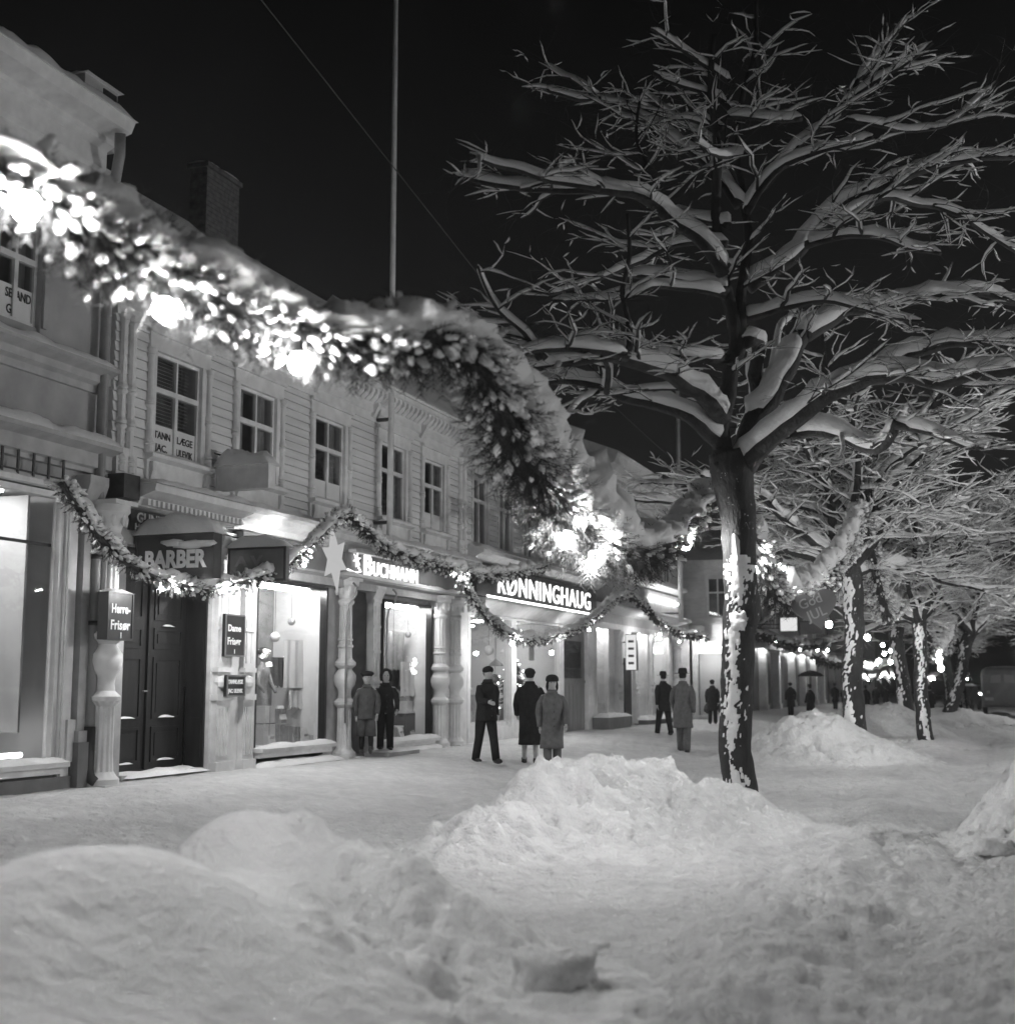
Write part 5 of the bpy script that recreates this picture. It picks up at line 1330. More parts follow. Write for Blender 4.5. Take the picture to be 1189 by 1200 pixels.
v3 = row_tree(55, 10, 3.6, .27, (1.2, .3), 1.0, 10, 1.1)
t5 = put_tree(*v3, foot(1108, 838, 55), 'leaning forked tree left of the parked bus', .1)
t6 = copy_tree_thing(t3, foot(1117, 834, 63), 'slim tree just behind the leaning forked tree', .9, .95)
t7 = copy_tree_thing(t2, foot(1128, 829, 78), 'farther tree close beside the bus, behind the slim tree', .8, .95)
t8 = copy_tree_thing(t5, foot(1136, 822, 100), 'farthest tree of the row seen past the bus', 3.0, 1.0)
# the opposite row beyond the roadway: only their crowns reach into the frame
def far_side(src, y, lb, rz, x=7.6): return copy_tree_thing(src, (x, y, 0), lb, rz, 1.05)
far_side(t3, 40, 'tree across the roadway whose snowy crown enters the frame above the bus', 1.0)
far_side(t2, 57, 'second tree across the roadway, behind the first crown above the bus', 2.1)
far_side(t5, 78, 'third tree across the roadway, low behind the bus', 5.0)
far_side(t3, 104, 'fourth tree across the roadway, farthest behind the bus', .3, 8.5)

# ================================================================== GARLANDS
def catm(pts, step):
    out = []
    n = len(pts)
    for i in range(n-1):
        p0 = pts[max(i-1, 0)]; p1 = pts[i]; p2 = pts[i+1]; p3 = pts[min(i+2, n-1)]
        k = max(1, int((p2-p1).length/step))
        for j in range(k):
            t = j/k; out.append(.5*((2*p1)+(p2-p0)*t+(2*p0-5*p1+4*p2-p3)*t*t+(3*p1-p0-3*p2+p3)*t**3))
    out.append(pts[-1]); return out
def garland(name, pts, rad, label, group, seed=0, dens=60, snowk=1.0, needle=True, blen=.16, bulbs=(), bulb_r=.045, power=60, lampr=.045, coarse=False, thick=None, bmax=.044, snf=None):
    e = empty(name, tuple(pts[0]), label, 'garland', group)
    q = random.Random(seed); P = catm(pts, .035 if not coarse else .15)
    L = sum((P[i+1]-P[i]).length for i in range(len(P)-1))
    m = MB(); s = MB()
    def R_at(t): return rad if thick is None else rad*thick(t)
    m.tube(P, [R_at(i/len(P))*.30 for i in range(len(P))], 6)
    n = int(L*dens)
    for i in range(n):
        t = (i+q.random())/n; k = min(len(P)-2, int(t*(len(P)-1))); p = P[k]; d = (P[k+1]-P[k]).normalized()
        u = UP-d*d.z
        if u.length < .05: u = d.orthogonal()
        u.normalize(); w = d.cross(u); a = q.uniform(0, 2*PI)
        rd = R_at(t)
        out = (u*math.cos(a)+w*math.sin(a)); tw = (out*.8+d*q.uniform(-.9, .9)+Vector((0, 0, -.25))).normalized()
        ln = rd*q.uniform(.7, 1.25)
        st = p+out*rd*.15; en = st+tw*ln
        if needle:
            if coarse: m.tube([st, (st+en)/2+UP*.01, en], [ln*.16, ln*.20, ln*.04], 4)
            else:
                m.tube([st, (st+en)/2+UP*.01, en], [.006, .004, .002], 3)
                g = tw.cross(UP)
                if g.length < .1: g = tw.orthogonal()
                g.normalize(); h = tw.cross(g)
                nn = 9
                vs = []; fs = []
                for j in range(nn):
                    c = st.lerp(en, (j+.7)/nn)
                    for sg in (-1, 1):
                        o = (g*sg*q.uniform(.6, 1)+h*q.uniform(-.6, .6)+tw*.9).normalized()*ln*.26
                        b = len(vs); x = tw*.006
                        vs += [tuple(c-x), tuple(c+x), tuple(c+o)]; fs.append((b, b+1, b+2))
                m.add(vs, fs)
        # snow caught on the sprig
        if q.random() < (.62 if snf is None else (.78 if t < .52 else .22))*snowk and (out.z > -.55 or q.random() < .35):
            c = st.lerp(en, q.uniform(.45, .95))+UP*.012
            M = tw.to_track_quat('X', 'Z').to_matrix()
            bs = min(ln*.28, bmax)*q.uniform(.5, 1.6); s.blob(c, bs, bs*q.uniform(.45, .7), bs*q.uniform(.4, .6), 6, 4, .4, i, M)
    # the ridge of snow along the top
    K = len(P); nr = 14; vs = []
    for i, p in enumerate(P):
        d = (P[min(i+1, K-1)]-P[max(i-1, 0)]).normalized(); rd = R_at(i/K)
        u = UP-d*d.z; u = u.normalized() if u.length > .05 else d.orthogonal(); w = d.cross(u)
        flat = max(.22 if snf is None else .7, math.sqrt(max(0, 1-d.z*d.z)))
        e1 = min(1, i/4, (K-1-i)/4) if K > 9 else 1
        hh = (snowk if snf is None else snf(i/K))*rd*(.62*flat)*max(.15, 1+.7*noise.noise(p*2.4+Vector((seed, 0, 0)))+.4*noise.noise(p*6))*max(.05, e1)
        for j in range(nr):
            a = 2*PI*j/nr
            rr = 1+.6*noise.noise(p*4+Vector((math.cos(a)*1.5, math.sin(a)*1.5, seed)))+.28*noise.noise(p*11+Vector((math.cos(a)*2, math.sin(a)*2, seed)))
            lf = rd*.28+hh*.5; vs.append(tuple(p+(UP if snf is None else (UP*.4+u*.6))*lf+w*(math.cos(a)*rd*(.60 if snf is None else .92)*rr*max(.05, e1))+u*(math.sin(a)*hh*rr*.8)))
    fs = [(i*nr+j, i*nr+(j+1) % nr, (i+1)*nr+(j+1) % nr, (i+1)*nr+j) for i in range(K-1) for j in range(nr)]
    fs += [tuple(range(nr-1, -1, -1)), tuple((K-1)*nr+j for j in range(nr))]
    s.add(vs, fs)
    m.build('spruce_sprays', NEEDLE, e); s.build('garland_snow', SNOW, e, True)
    for b in bulbs:
        bp = Vector(b[:3]); br = b[3] if len(b) > 3 else bulb_r; pw = b[4] if len(b) > 4 else power
        x = MB(); x.blob(bp, br, br, br*1.15, 12, 8, 0); bo = x.build('bulb', BULB, e, True)
        x = MB(); x.tube([bp+UP*br*.9, bp+UP*(br*2.2)], [br*.55, br*.45], 8); x.build('bulb_socket', IRON, bo)
        if pw: lamp(bp, pw, lampr, e)
    return e
BG = 'garlands along the tree row'
def K3(L): return [D(*p) for p in L]
PW = 210
# near garland: from beyond the left edge to the hump above the street
g1 = [(-420, 60, 5.3), (-200, 130, 5.8), (-60, 185, 6.1), (30, 222, 6.4), (130, 285, 7.0), (230, 340, 7.4), (330, 385, 7.9), (430, 405, 8.6), (500, 400, 9.1), (548, 415, 9.5), (585, 475, 10.2), (620, 545, 11.2), (665, 605, 12.3), (720, 645, 13.4), (765, 645, 14.6), (805, 610, 15.8), (838, 580, 16.6)]
def tkn(t): return .86+.45*math.exp(-((t-.60)/.14)**2)+.1*math.sin(t*40)-.06*sst(.78, .86, t)
garland('snowy_garland', K3(g1), .29, 'thick snow covered spruce garland slanting across the view with glaring bulbs', BG, 3, 230, 1.1, thick=tkn, snf=lambda t: .75+.75*sst(.36, .50, t)-.6*sst(.74, .86, t),
        bulbs=[(*D(31, 242, 6.2), .066, PW*.30), (*D(193, 362, 7.1), .060, PW*.32), (*D(350, 425, 7.7), .060, PW*.32), (*D(-160, 175, 5.7), .05, PW*.12), (*D(663, 632, 11.9), .075, PW*.5), (*D(696, 655, 12.6), .08, PW*.5), (*D(803, 637, 15.4), .07, PW*.5)])
g2 = [(880, 628, 16.8), (891, 662, 17.6), (903, 690, 18.6), (922, 702, 20), (948, 692, 22), (972, 668, 24.5), (992, 640, 26.5), (1004, 610, 28.6)]
garland('snowy_garland', K3(g2), .25, 'snow laden garland hanging from the big tree to the second tree', BG, 5, 150, 1.25,
        bulbs=[(*D(881, 668, 16.8), .07, PW*.25), (*D(915, 665, 19.3), .06, PW*.15), (*D(971, 732, 22), .055, PW*.35), (*D(1016, 747, 27), .06, PW*.4)])
g3 = [(1006, 600, 28.6), (1018, 640, 30), (1030, 690, 31.5), (1040, 720, 33), (1052, 700, 35), (1062, 660, 38.5)]
garland('snowy_garland', K3(g3), .32, 'snowy garland from the second tree to the far pair of trunks', BG, 7, 90, 1.2, bulbs=[(*D(1036, 766, 33), .05, PW*.2), (*D(1043, 776, 33), .05, 0), (*D(1030, 774, 34), .05, 0), (*D(1043, 763, 34), .045, 0), (*D(1034, 756, 34), .05, 0)])
g4 = [(1070, 650, 39), (1082, 720, 42), (1095, 765, 46), (1110, 750, 52), (1118, 715, 56)]
garland('snowy_garland', K3(g4), .32, 'small far garland between the far trunks and the leaning tree', BG, 8, 60, 1.2, bulbs=[(*D(1098, 766, 46), .10, PW*.35), (*D(1100, 775, 46), .09, 0), (*D(1102, 783, 46), .10, 0)])
# garlands on the shop fronts
FG = 'garlands along the shop fronts'
def K2(L, X): return [Vector((X, *F(px, py, X))) for px, py in L]
def B2(L, X, r=.035, p=150): return [(X+.02, *F(px, py, X), (q[0] if q else r), (q[1] if len(q) > 1 else p)) for px, py, *q in L]
XG = -10.55
garland('shopfront_garland', K2([(72, 566), (95, 600), (122, 636), (155, 664), (195, 682), (235, 690), (275, 684), (318, 672), (345, 655), (370, 632), (392, 610), (408, 603)], XG), .15, 'sagging snowy garland over the barber door from the plastered building to the star', FG, 11, 120, 1.0,
        bulbs=B2([(190, 689, .035, 40), (206, 692, .028, 6), (262, 692, .035, 110), (277, 687, .03, 10), (355, 662)], XG))
garland('shopfront_garland', K2([(408, 603), (428, 622), (452, 642), (485, 655), (515, 662), (545, 672), (575, 674), (605, 671), (640, 664)], XG), .17, 'garland falling from the star peak past the neon lettering of the clothing shop', FG, 12, 120, 1.15, bulbs=B2([(531, 672, .03, 18), (538, 677, .03, 14)], XG))
garland('shopfront_garland', K2([(540, 680), (556, 706), (578, 732), (606, 748), (640, 748), (672, 738), (698, 722), (718, 704), (736, 696)], XG), .16, 'garland sagging across the canopied shop window with hanging bulbs', FG, 13, 90, 1.1, bulbs=B2([(599, 754, .05, 55), (645, 765, .05, 55), (689, 738, .04, 30)], XG))
garland('shopfront_garland', K2([(736, 696), (755, 712), (775, 732), (800, 744), (840, 746), (880, 738), (905, 722)], XG), .16, 'garland falling from its peak beyond the lit box sign towards the bay house', FG, 14, 50, 1.1, coarse=True, bulbs=B2([(772, 744, .055, 50), (795, 752, .04, 20), (822, 752, .06, 60), (858, 750, .06, 40)], XG))
XH = -10.2
garland('shopfront_garland', K2([(878, 742), (900, 748), (925, 756), (950, 757), (975, 750), (1000, 742)], XH), .3, 'far garland with a row of bulbs crossing in front of the lit pilasters', FG, 15, 16, 1.0, coarse=True, bulbs=B2([(907, 752, .07, 60), (936, 761, .08, 60), (957, 762, .07, 0), (969, 762, .08, 60)], XH))
garland('shopfront_garland', K2([(955, 770), (972, 776), (990, 778), (1005, 770)], -10.5), .4, 'farthest shopfront garland under the dark oblong sign', FG, 16, 8, 1.0, coarse=True, bulbs=B2([(971, 776, .09, 60)], -10.5))
# street-spanning garlands far away
for k, (dep, pts, bl) in enumerate(((75, [(1003, 778), (1018, 787), (1035, 783), (1050, 776), (1062, 768)], [(1014, 776), (1028, 779), (1048, 779)]), (95, [(1003, 790), (1015, 797), (1030, 793), (1048, 794), (1062, 790)], [(1012, 792), (1017, 797), (1032, 793), (1041, 793), (1048, 794)]), (110, [(1080, 798), (1092, 795), (1104, 790)], [(1085, 798), (1090, 797), (1094, 796)]), (120, [(1120, 788), (1128, 794), (1136, 790)], [(1125, 793), (1130, 797), (1133, 796)]))):
    garland('far_garland', [D(a, b, dep) for a, b in pts], .5, ['upper far garland across the street between the second trunk and the pair', 'lower far garland across the street between the second trunk and the pair', 'far garland with bright bulbs between the pair and the leaning tree', 'farthest garland just left of the bus'][k], 'far garlands across the street', 40+k, 4, 1.0, coarse=True,
            bulbs=[(*D(a, b, dep-.5), (.034 if i % 2 else .044)*dep/85, 60 if i % 3 == 0 else 0) for i, (a, b) in enumerate(bl)])
# heart sign
hd = 19.3; hp = D(955, 712, hd)
he = empty('heart_sign', tuple(hp), 'large dark heart board reading God JUL hanging under the garland between two trees', 'sign', rz=YAW+.0)
m = MB(); pts = []
for i in range(40):
    a = 2*PI*i/40; pts.append((.021*16*math.sin(a)**3, .021*(13*math.cos(a)-5*math.cos(2*a)-2*math.cos(3*a)-math.cos(4*a))*.95))
ca, sa = math.cos(R(14)), math.sin(R(14)); pts = [(p[0]*ca-p[1]*sa, p[0]*sa+p[1]*ca) for p in pts]
m.prism(pts, 'y', -.02, .02); local('board', m, mat('grey_heart_board', .20, .7, 3, .1), he)
for s_, x, z, sz_, ang in (('God', -.22, -.04, .20, R(22)), ('JUL', -.10, -.20, .20, R(22))):
    o = text(s_, 'lettering', sz_, (0, 0, 0), PRO, GREYP, None, .003, .002, None); o.parent = he
    o.matrix_local = Matrix.Translation((x, -.026, z)) @ Matrix.Rotation(-ang, 4, 'Y') @ Euler(PRO).to_matrix().to_4x4()

# the same row of garland goes on past the camera, with its bulbs; then the added street lamps, all out of view
garland('snowy_garland', [D(-420, 60, 5.3), Vector((-4.6, 0.5, 4.3)), Vector((-4.5, -2.5, 3.8)), Vector((-4.3, -6, 4.2)), Vector((-4.0, -10, 5.0))], .24, 'garland carried on along the row behind the viewer', BG, 31, 40, 1.0, coarse=True,
        bulbs=[(-4.4, -1.0, 3.7, .05, PW*.35), (-4.3, -4.5, 3.7, .05, PW*.35)])
def added_street_lamp(x, y, label, pw, H=6.2, arm=-1.6):  # lamp added outside the frame to brighten the house fronts and the bus
    e = empty('added_street_lamp', (x, y, G(x, y)), label, 'street lamp', 'street lamps along the roadway')
    m = MB(); m.lathe((0, 0, 0), [(.14, 0), (.14, .5), (.09, .6), (.07, 1.0), (.055, H-.2), (.06, H)], 12); m.tube([(0, 0, H-.1), (arm*.4, 0, H+.25), (arm, 0, H+.3)], [.04, .035, .03], 8); local('post', m, IRON, e, True)
    m = MB(); m.lathe((arm, 0, H+.02), [(.20, 0), (.26, .05), (.20, .18), (.06, .28), (.03, .30)], 14); local('shade', m, TRIM, e, True)
    m = MB(); m.blob((arm, 0, H+.0), .12, .12, .13, 12, 8, 0); local('lamp_globe', m, BULB, e, True)
    l = lamp((x+arm, y, G(x, y)+H-.05), pw, .12, e); return e
added_street_lamp(12.5, 4.0, 'street lamp across the roadway nearest the viewer', 450, 6.5)
added_street_lamp(12.5, 24.0, 'street lamp across the roadway opposite the canopied shop', 3400, 6.5)
added_street_lamp(12.5, 50.0, 'street lamp across the roadway opposite the bay house', 2200, 6.5)
added_street_lamp(12.5, 80.0, 'street lamp across the roadway beyond the bus', 2200, 6.5)
added_street_lamp(4.6, 61.0, 'street lamp beside the roadway just before the bus', 420)  # added so that the bus gets light
# ================================================================== PEOPLE
def skinmesh(verts, edges, rad, levels=1, root=0):
    me = bpy.data.meshes.new('body'); me.from_pydata([tuple(v) for v in verts], edges, [])
    o = bpy.data.objects.new('body', me); COL.objects.link(o)
    sk = o.modifiers.new('s', 'SKIN'); sk.use_smooth_shade = True
    for i, sv in enumerate(me.skin_vertices[0].data):
        sv.radius = (rad[i], rad[i]); sv.use_root = (i == root)
    su = o.modifiers.new('u', 'SUBSURF'); su.levels = levels; su.render_levels = levels
    bpy.context.view_layer.update()
    me2 = bpy.data.meshes.new_from_object(o.evaluated_get(bpy.context.evaluated_depsgraph_get()))
    COL.objects.unlink(o); bpy.data.objects.remove(o)
    return me2
def ell_loft(m, rings, n=18, wrinkle=0.0, seed=0):
    """rings: (cx, cy, z, rx, ry)"""
    vs = []
    for (cx_, cy_, z, rx, ry) in rings:
        for j in range(n):
            a = 2*PI*j/n; k = 1+wrinkle*noise.noise(Vector((math.cos(a)*2.2, math.sin(a)*2.2, z*2.5+seed)))
            vs.append((cx_+rx*math.cos(a)*k, cy_+ry*math.sin(a)*k, z))
    k = len(rings)
    fs = [(i*n+j, i*n+(j+1) % n, (i+1)*n+(j+1) % n, (i+1)*n+j) for i in range(k-1) for j in range(n)]
    fs += [tuple(range(n-1, -1, -1)), tuple((k-1)*n+j for j in range(n))]
    m.add(vs, fs)
def person(loc, H, face, label, group=None, coat=CLOTH_G, coat_len=.30, trousers=CLOTH_G, hat='fedora', hatm=CLOTH_D, step=0.0, arms=(-.1, .1), bend=(.15, .15), glove=None, child=False, shorts=False, skirt=False, umbrella=False, lean=0.0, fine=True, parcel=False, spread=.10):
    """local frame: faces +X, y to its left. coat_len = height of hem as part of H"""
    e = empty('person', loc, label, 'person', group, rz=face)
    rp = random.Random(int(loc[1]*100)); arms = tuple(a_+rp.uniform(-.16, .16) for a_ in arms); bend = tuple(b_+rp.uniform(0, .3) for b_ in bend); step = step if abs(step) > .1 else .11*(1 if rp.random() < .5 else -1); sw = rp.uniform(.012, .026)*(1 if rp.random() < .5 else -1)
    S = H/1.75; hs = 1.18 if child else 1.0
    hip = .90*S*(.95 if child else 1); sh = 1.43*S*(.97 if child else 1); hd = H-.115*S*hs
    lx = lean
    def leg(side):
        a = step*side
        k = Vector((math.sin(a)*.44*S+.02, side*spread*S*.95, hip-.44*S*math.cos(a)))
        b = a-(.35*abs(step) if a < 0 else .0)-.02
        if a < 0: b = a-.30*abs(step)
        f = Vector((k.x+math.sin(b)*.42*S, side*spread*S, max(.07*S, k.z-.42*S*math.cos(b))))
        return Vector((0, side*.09*S, hip)), k, f
    V = []; E_ = []; RR = []
    def av(p, r, par=None):
        V.append(Vector(p)); RR.append(r); i = len(V)-1
        if par is not None: E_.append((par, i))
        return i
    pel = av((0, 0, hip), .125*S); wa = av((lx*.3, 0, hip+.22*S), .125*S, pel); ch = av((lx*.7, 0, sh-.12*S), .145*S, wa); nb = av((lx, 0, sh+.02*S), .07*S, ch); nk = av((lx+.01, 0, sh+.09*S), .052*S, nb)
    h0 = av((lx+.02, 0, hd-.02*S), .080*S*hs, nk); h1 = av((lx+.01, 0, hd+.05*S), .078*S*hs, h0)
    legs = {}
    for sd in (-1, 1):
        a, k, f = leg(sd); i = av(a, .085*S, pel); i = av(k, .058*S, i); i = av(f, .04*S, i); i = av(f+Vector((.13*S, 0, -.03*S)), .035*S, i); legs[sd] = (a, k, f)
    hands = {}
    for idx, sd in enumerate((-1, 1)):
        an = arms[idx]; bd = bend[idx]
        s0 = Vector((lx*.9, sd*.175*S, sh-.04*S)); el = s0+Vector((math.sin(an)*.28*S, sd*.07*S, -.29*S*math.cos(an)))
        fa = an+bd; wr = el+Vector((math.sin(fa)*.25*S, -sd*.02*S, -.25*S*math.cos(fa)))
        i = av(s0, .055*S, ch); i = av(el, .042*S, i); i = av(wr, .03*S, i)
        dr = (wr-el).normalized(); pm = wr+dr*.06*S; j = av(pm, .026*S, i)
        sidev = dr.cross(Vector((0, 1, 0))).normalized()
        if fine:
            for q_, (of, ln) in enumerate(((-.027, .065), (-.009, .078), (.009, .073), (.026, .058))):
                f1 = av(pm+dr*.03*S+sidev*of*S, .0085*S, j); f2 = av(pm+dr*(.03+ln*.5)*S+sidev*of*S+Vector((0, -sd*.010, 0)), .0078*S, f1); av(pm+dr*(.03+ln)*S+sidev*of*S+Vector((0, -sd*.028, 0)), .007*S, f2)
            th = av(wr+dr*.03*S+sidev*.035*S, .010*S, i); av(wr+dr*.075*S+sidev*.055*S+Vector((0, -sd*.01, 0)), .0085*S, th)
        hands[sd] = (s0, el, wr, dr)
    me = skinmesh(V, E_, RR, 2 if fine else 1)
    bm = MB(); hc = Vector((lx+.025, 0, hd)); k_ = S*hs
    bm.blob(hc+Vector((.0, 0, .005)), .093*k_, .075*k_, .118*k_, 14, 10, .0)
    bm.blob(hc+Vector((.095*k_, 0, -.01*k_)), .022*k_, .013*k_, .026*k_, 7, 6, 0)
    bm.blob(hc+Vector((.084*k_, 0, -.052*k_)), .014*k_, .026*k_, .008*k_, 7, 4, 0)
    for sd in (-1, 1):
        bm.blob(hc+Vector((0, sd*.077*k_, -.005)), .018*k_, .010*k_, .03*k_, 6, 5, 0)
    fm = bm.build('tmp', SKIN, None, True)
    o = bpy.data.objects.new('body', me); COL.objects.link(o); me.materials.clear(); me.materials.append(SKIN)
    import bmesh
    b = bmesh.new(); b.from_mesh(me); b.from_mesh(fm.data); b.to_mesh(me); b.free(); bpy.data.objects.remove(fm)
    me.polygons.foreach_set('use_smooth', [True]*len(me.polygons)); o.parent = e
    for p in me.polygons: p.material_index = 0
    ey = MB()
    for sd in (-1, 1): ey.blob(hc+Vector((.082*k_, sd*.03*k_, .018*k_)), .010*k_, .013*k_, .007*k_, 6, 4, 0)
    ey.build('eye', DARK, None).parent = o
    # coat
    m = MB(); hem = coat_len*H; zz = sh-.02*S
    R0 = [(lx, 0, sh+.055*S, .062*S, .075*S), (lx, 0, sh+.035*S, .082*S, .10*S), (lx*.97, 0, sh+.005*S, .10*S, .145*S), (lx*.93, 0, sh-.04*S, .122*S, .180*S), (lx*.9, 0, sh-.10*S, .137*S, .198*S), (lx*.7, 0, sh-.22*S, .145*S, .205*S), (lx*.4, 0, hip+.18*S, .140*S, .185*S), (0, 0, hip+.02*S, .155*S, .195*S)]
    fl = .05*(hip+.02*S-hem)/S if hem < hip else 0
    if hem < hip:
        dx = math.sin(abs(step))*.12
        for t in (.33, .66, 1.0): R0.append((0, 0, hip+.02*S+(hem-hip-.02*S)*t, .155*S+fl*t*1.6+dx*t, .195*S+fl*t))
        R0.append((0, 0, hem+.01, (.155*S+fl*1.6+dx)*.86, (.195*S+fl)*.86))
    R1 = []
    for i_ in range(len(R0)-1):
        for t_ in (0, .33, .66): R1.append(tuple(a_+(b_-a_)*t_ for a_, b_ in zip(R0[i_], R0[i_+1])))
    R1.append(R0[-1]); R1 = [(a_, b_+sw*math.sin((c_-hip)*3.2)*min(1, max(0, (sh+.03-c_)*4)), c_, d_, e_) for a_, b_, c_, d_, e_ in R1]; ell_loft(m, R1, 28, .22, loc[0]*3)
    ct = local('coat', m, coat, e, True)
    m = MB()
    for sd in (-1, 1):
        s0, el, wr, dr = hands[sd]
        m.tube([s0+Vector((0, -sd*.07*S, .0)), s0+Vector((0, -sd*.012, -.025)), s0.lerp(el, .45)+Vector((0, sd*.01, 0)), el, el.lerp(wr, .5), wr+dr*.01], [.055*S, .070*S, .070*S, .062*S, .056*S, .053*S], 10)
    m.build('sleeve', coat, None, True).parent = ct
    m = MB(); ell_loft(m, [(lx+.005, 0, sh+.01*S, .10*S, .12*S), (lx+.008, 0, sh+.05*S, .088*S, .10*S), (lx+.01, 0, sh+.095*S, .075*S, .082*S), (lx+.01, 0, sh+.06*S, .06*S, .066*S)], 14); m.build('collar', coat, None, True).parent = ct
    m = MB()
    for k in range(4): m.blob((lx*.6+.150*S, .015, sh-.18*S-k*.13*S), .008, .014, .014, 6, 4, 0)
    m.build('button', LEATHER, None).parent = ct
    # trousers / stockings
    m = MB()
    for sd in (-1, 1):
        a, k, f = legs[sd]
        if skirt: m.tube([k, f], [.052*S, .038*S], 8)
        elif shorts: m.tube([a, a.lerp(k, .5), k+Vector((0, 0, -.05*S))], [.11*S, .115*S, .125*S], 10)
        else: m.tube([a+Vector((0, 0, .03)), a.lerp(k, .5), k, k.lerp(f, .6), f+Vector((0, 0, -.01))], [.105*S, .10*S, .082*S, .078*S, .075*S], 10)
    local('stockings' if skirt else ('shorts' if shorts else 'trousers'), m, trousers, e, True)
    if shorts:
        m = MB()
        for sd in (-1, 1): a, k, f = legs[sd]; m.tube([k, k.lerp(f, .4), f], [.055*S, .058*S, .045*S], 8)
        local('stockings', m, CLOTH_D, e, True)
    for sd in (-1, 1):
        f = legs[sd][2]; m = MB(); up = max(0, f.z-.07*S)
        m.blob((f.x+.055*S, f.y, f.z-.025*S), .145*S, .052*S, .05*S, 12, 8, 0); m.tube([(f.x, f.y, f.z-.02), (f.x, f.y, f.z+.09*S)], [.05*S, .052*S], 8)
        local('shoe', m, LEATHER, e, True)
    if glove:
        for sd in (-1, 1):
            s0, el, wr, dr = hands[sd]; m = MB(); c = wr+dr*.075*S; m.blob(c, .036*S, .03*S, .06*S, 8, 6, .05); m.blob(c+Vector((.035*S, 0, .01)), .014*S, .014*S, .035*S, 6, 5, 0); local('mitten', m, glove, e, True)
    # head wear and hair
    hx, hz = hc.x, hc.z
    m = MB(); m.blob((hx-.022*k_, 0, hz+.02*k_), .088*k_, .082*k_, .105*k_, 12, 8, .05); local('hair', m, CLOTH_D, e, True)
    m = MB()
    if hat == 'fedora':
        m.lathe((hx-.005, 0, hz+.045*k_), [(.175*k_, .004), (.182*k_, .014), (.13*k_, .014), (.100*k_, .022), (.097*k_, .07), (.088*k_, .105*k_), (.068*k_, .125*k_), (.045*k_, .122*k_), (.01, .100*k_)], 20, rx=1.15)
    elif hat == 'ushanka':
        m.lathe((hx-.005, 0, hz+.02*k_), [(.100*k_, .015), (.120*k_, .03), (.122*k_, .06), (.112*k_, .10*k_), (.09*k_, .125*k_), (.055*k_, .142*k_), (.01, .148*k_)], 18, rx=1.05)
        for sd in (-1, 1): m.blob((hx-.01, sd*.092*k_, hz-.045*k_), .055*k_, .024*k_, .085*k_, 8, 8, .1)
    elif hat == 'beret':
        m.blob((hx-.02, 0, hz+.085*k_), .125*k_, .13*k_, .05*k_, 14, 8, .06)
        m.lathe((hx-.01, 0, hz+.035*k_), [(.10*k_, 0), (.102*k_, .04), (.05, .06)], 14)
    elif hat == 'hood':
        m.blob((hx-.035*k_, 0, hz+.02*k_), .108*k_, .112*k_, .135*k_, 14, 10, .04); m.tube([(hx+.02, sd_*.085*k_, hz+dz*k_) for sd_, dz in ((-1, -.08), (-1.05, .02), (-.7, .09), (0, .12), (.7, .09), (1.05, .02), (1, -.08))], .024*k_, 8)
    else:
        m.blob((hx-.012, 0, hz+.055*k_), .112*k_, .102*k_, .078*k_, 16, 10, .05); m.blob((hx+.088*k_, 0, hz+.048*k_), .052*k_, .07*k_, .010, 10, 4, 0)
    local('hat', m, hatm, e, True)
    return e
def stand(px, py, dep=None, zoff=0.0, G0=None):
    """ground point seen at a pixel: march along the ray"""
    if dep:
        p = D(px, py, dep); return (p.x, p.y, ground_z(p.x, p.y)+zoff)
    lo = None
    for k in range(60, 2400):
        d = k*.05; p = D(px, py, d)
        if p.z < G(p.x, p.y)+bump(p.x, p.y)+.0: return (p.x, p.y, ground_z(p.x, p.y)-.03+zoff)
    return None
def toward(loc, off=0.0): return math.atan2(-loc[1], -loc[0])+off
# two boys and the figure in the doorway
p = (XF+.58, F(429, 880, XF+.58)[0], .345)
person(p, 1.50, toward(p), 'boy in grey jacket, wide knee shorts and beret, in front at the shop entrance', None, CLOTH_G, .42, CLOTH_G, 'beret', CLOTH_D, .03, (-.05, .1), (.1, .1), CLOTH_L, True, True)
p = (XF+.50, F(451, 880, XF+.50)[0], .345)
person(p, 1.54, toward(p, .1), 'boy in black quilted jacket and hood standing on the step by the lit window', None, CLOTH_D, .47, CLOTH_D, 'hood', CLOTH_D, .04, (-.1, .15), (.2, .2), None, True)
p = (XF-.35, F(420, 860, XF-.35)[0], .28)
person(p, 1.74, toward(p, -.1), 'adult in dark coat and cap waiting in the shop doorway behind the boys', None, CLOTH_D, .35, CLOTH_D, 'cap', CLOTH_D, .02)
p = stand(647, 905)
def hpx(p, ytop):
    """height that puts the head top at image row ytop"""
    d = Vector((p[0], p[1], 0)); dep = d.dot(Vector((-math.sin(YAW), math.cos(YAW), 0)))
    return EYE - (ytop-803)/FPX*dep*1.0 - p[2]
person(p, hpx(p, 794), toward(p, .15), 'man in fur cap and grey overcoat standing still facing the viewer by the snow bank', None, CLOTH_M, .26, CLOTH_M, 'ushanka', CLOTH_D, .04, (-.05, .25), (.1, .3), CLOTH_L)
p = stand(569, 893)
person(p, hpx(p, 782), math.atan2(-.55, .35)+.35, 'man in black jacket and dark trousers striding past the canopied shop window', None, CLOTH_D, .44, CLOTH_D, 'cap', CLOTH_D, .22, (.5, -.35), (.7, .35), None, lean=.06)
p = stand(621, 897)
person(p, hpx(p, 784), math.atan2(.9, -.35), 'woman in long black coat walking away beside the man in the fur cap', None, CLOTH_D, .225, CLOTH_G, 'cap', CLOTH_D, .16, (-.3, .25), (.1, .3), None, skirt=True)
p = stand(801, 881)
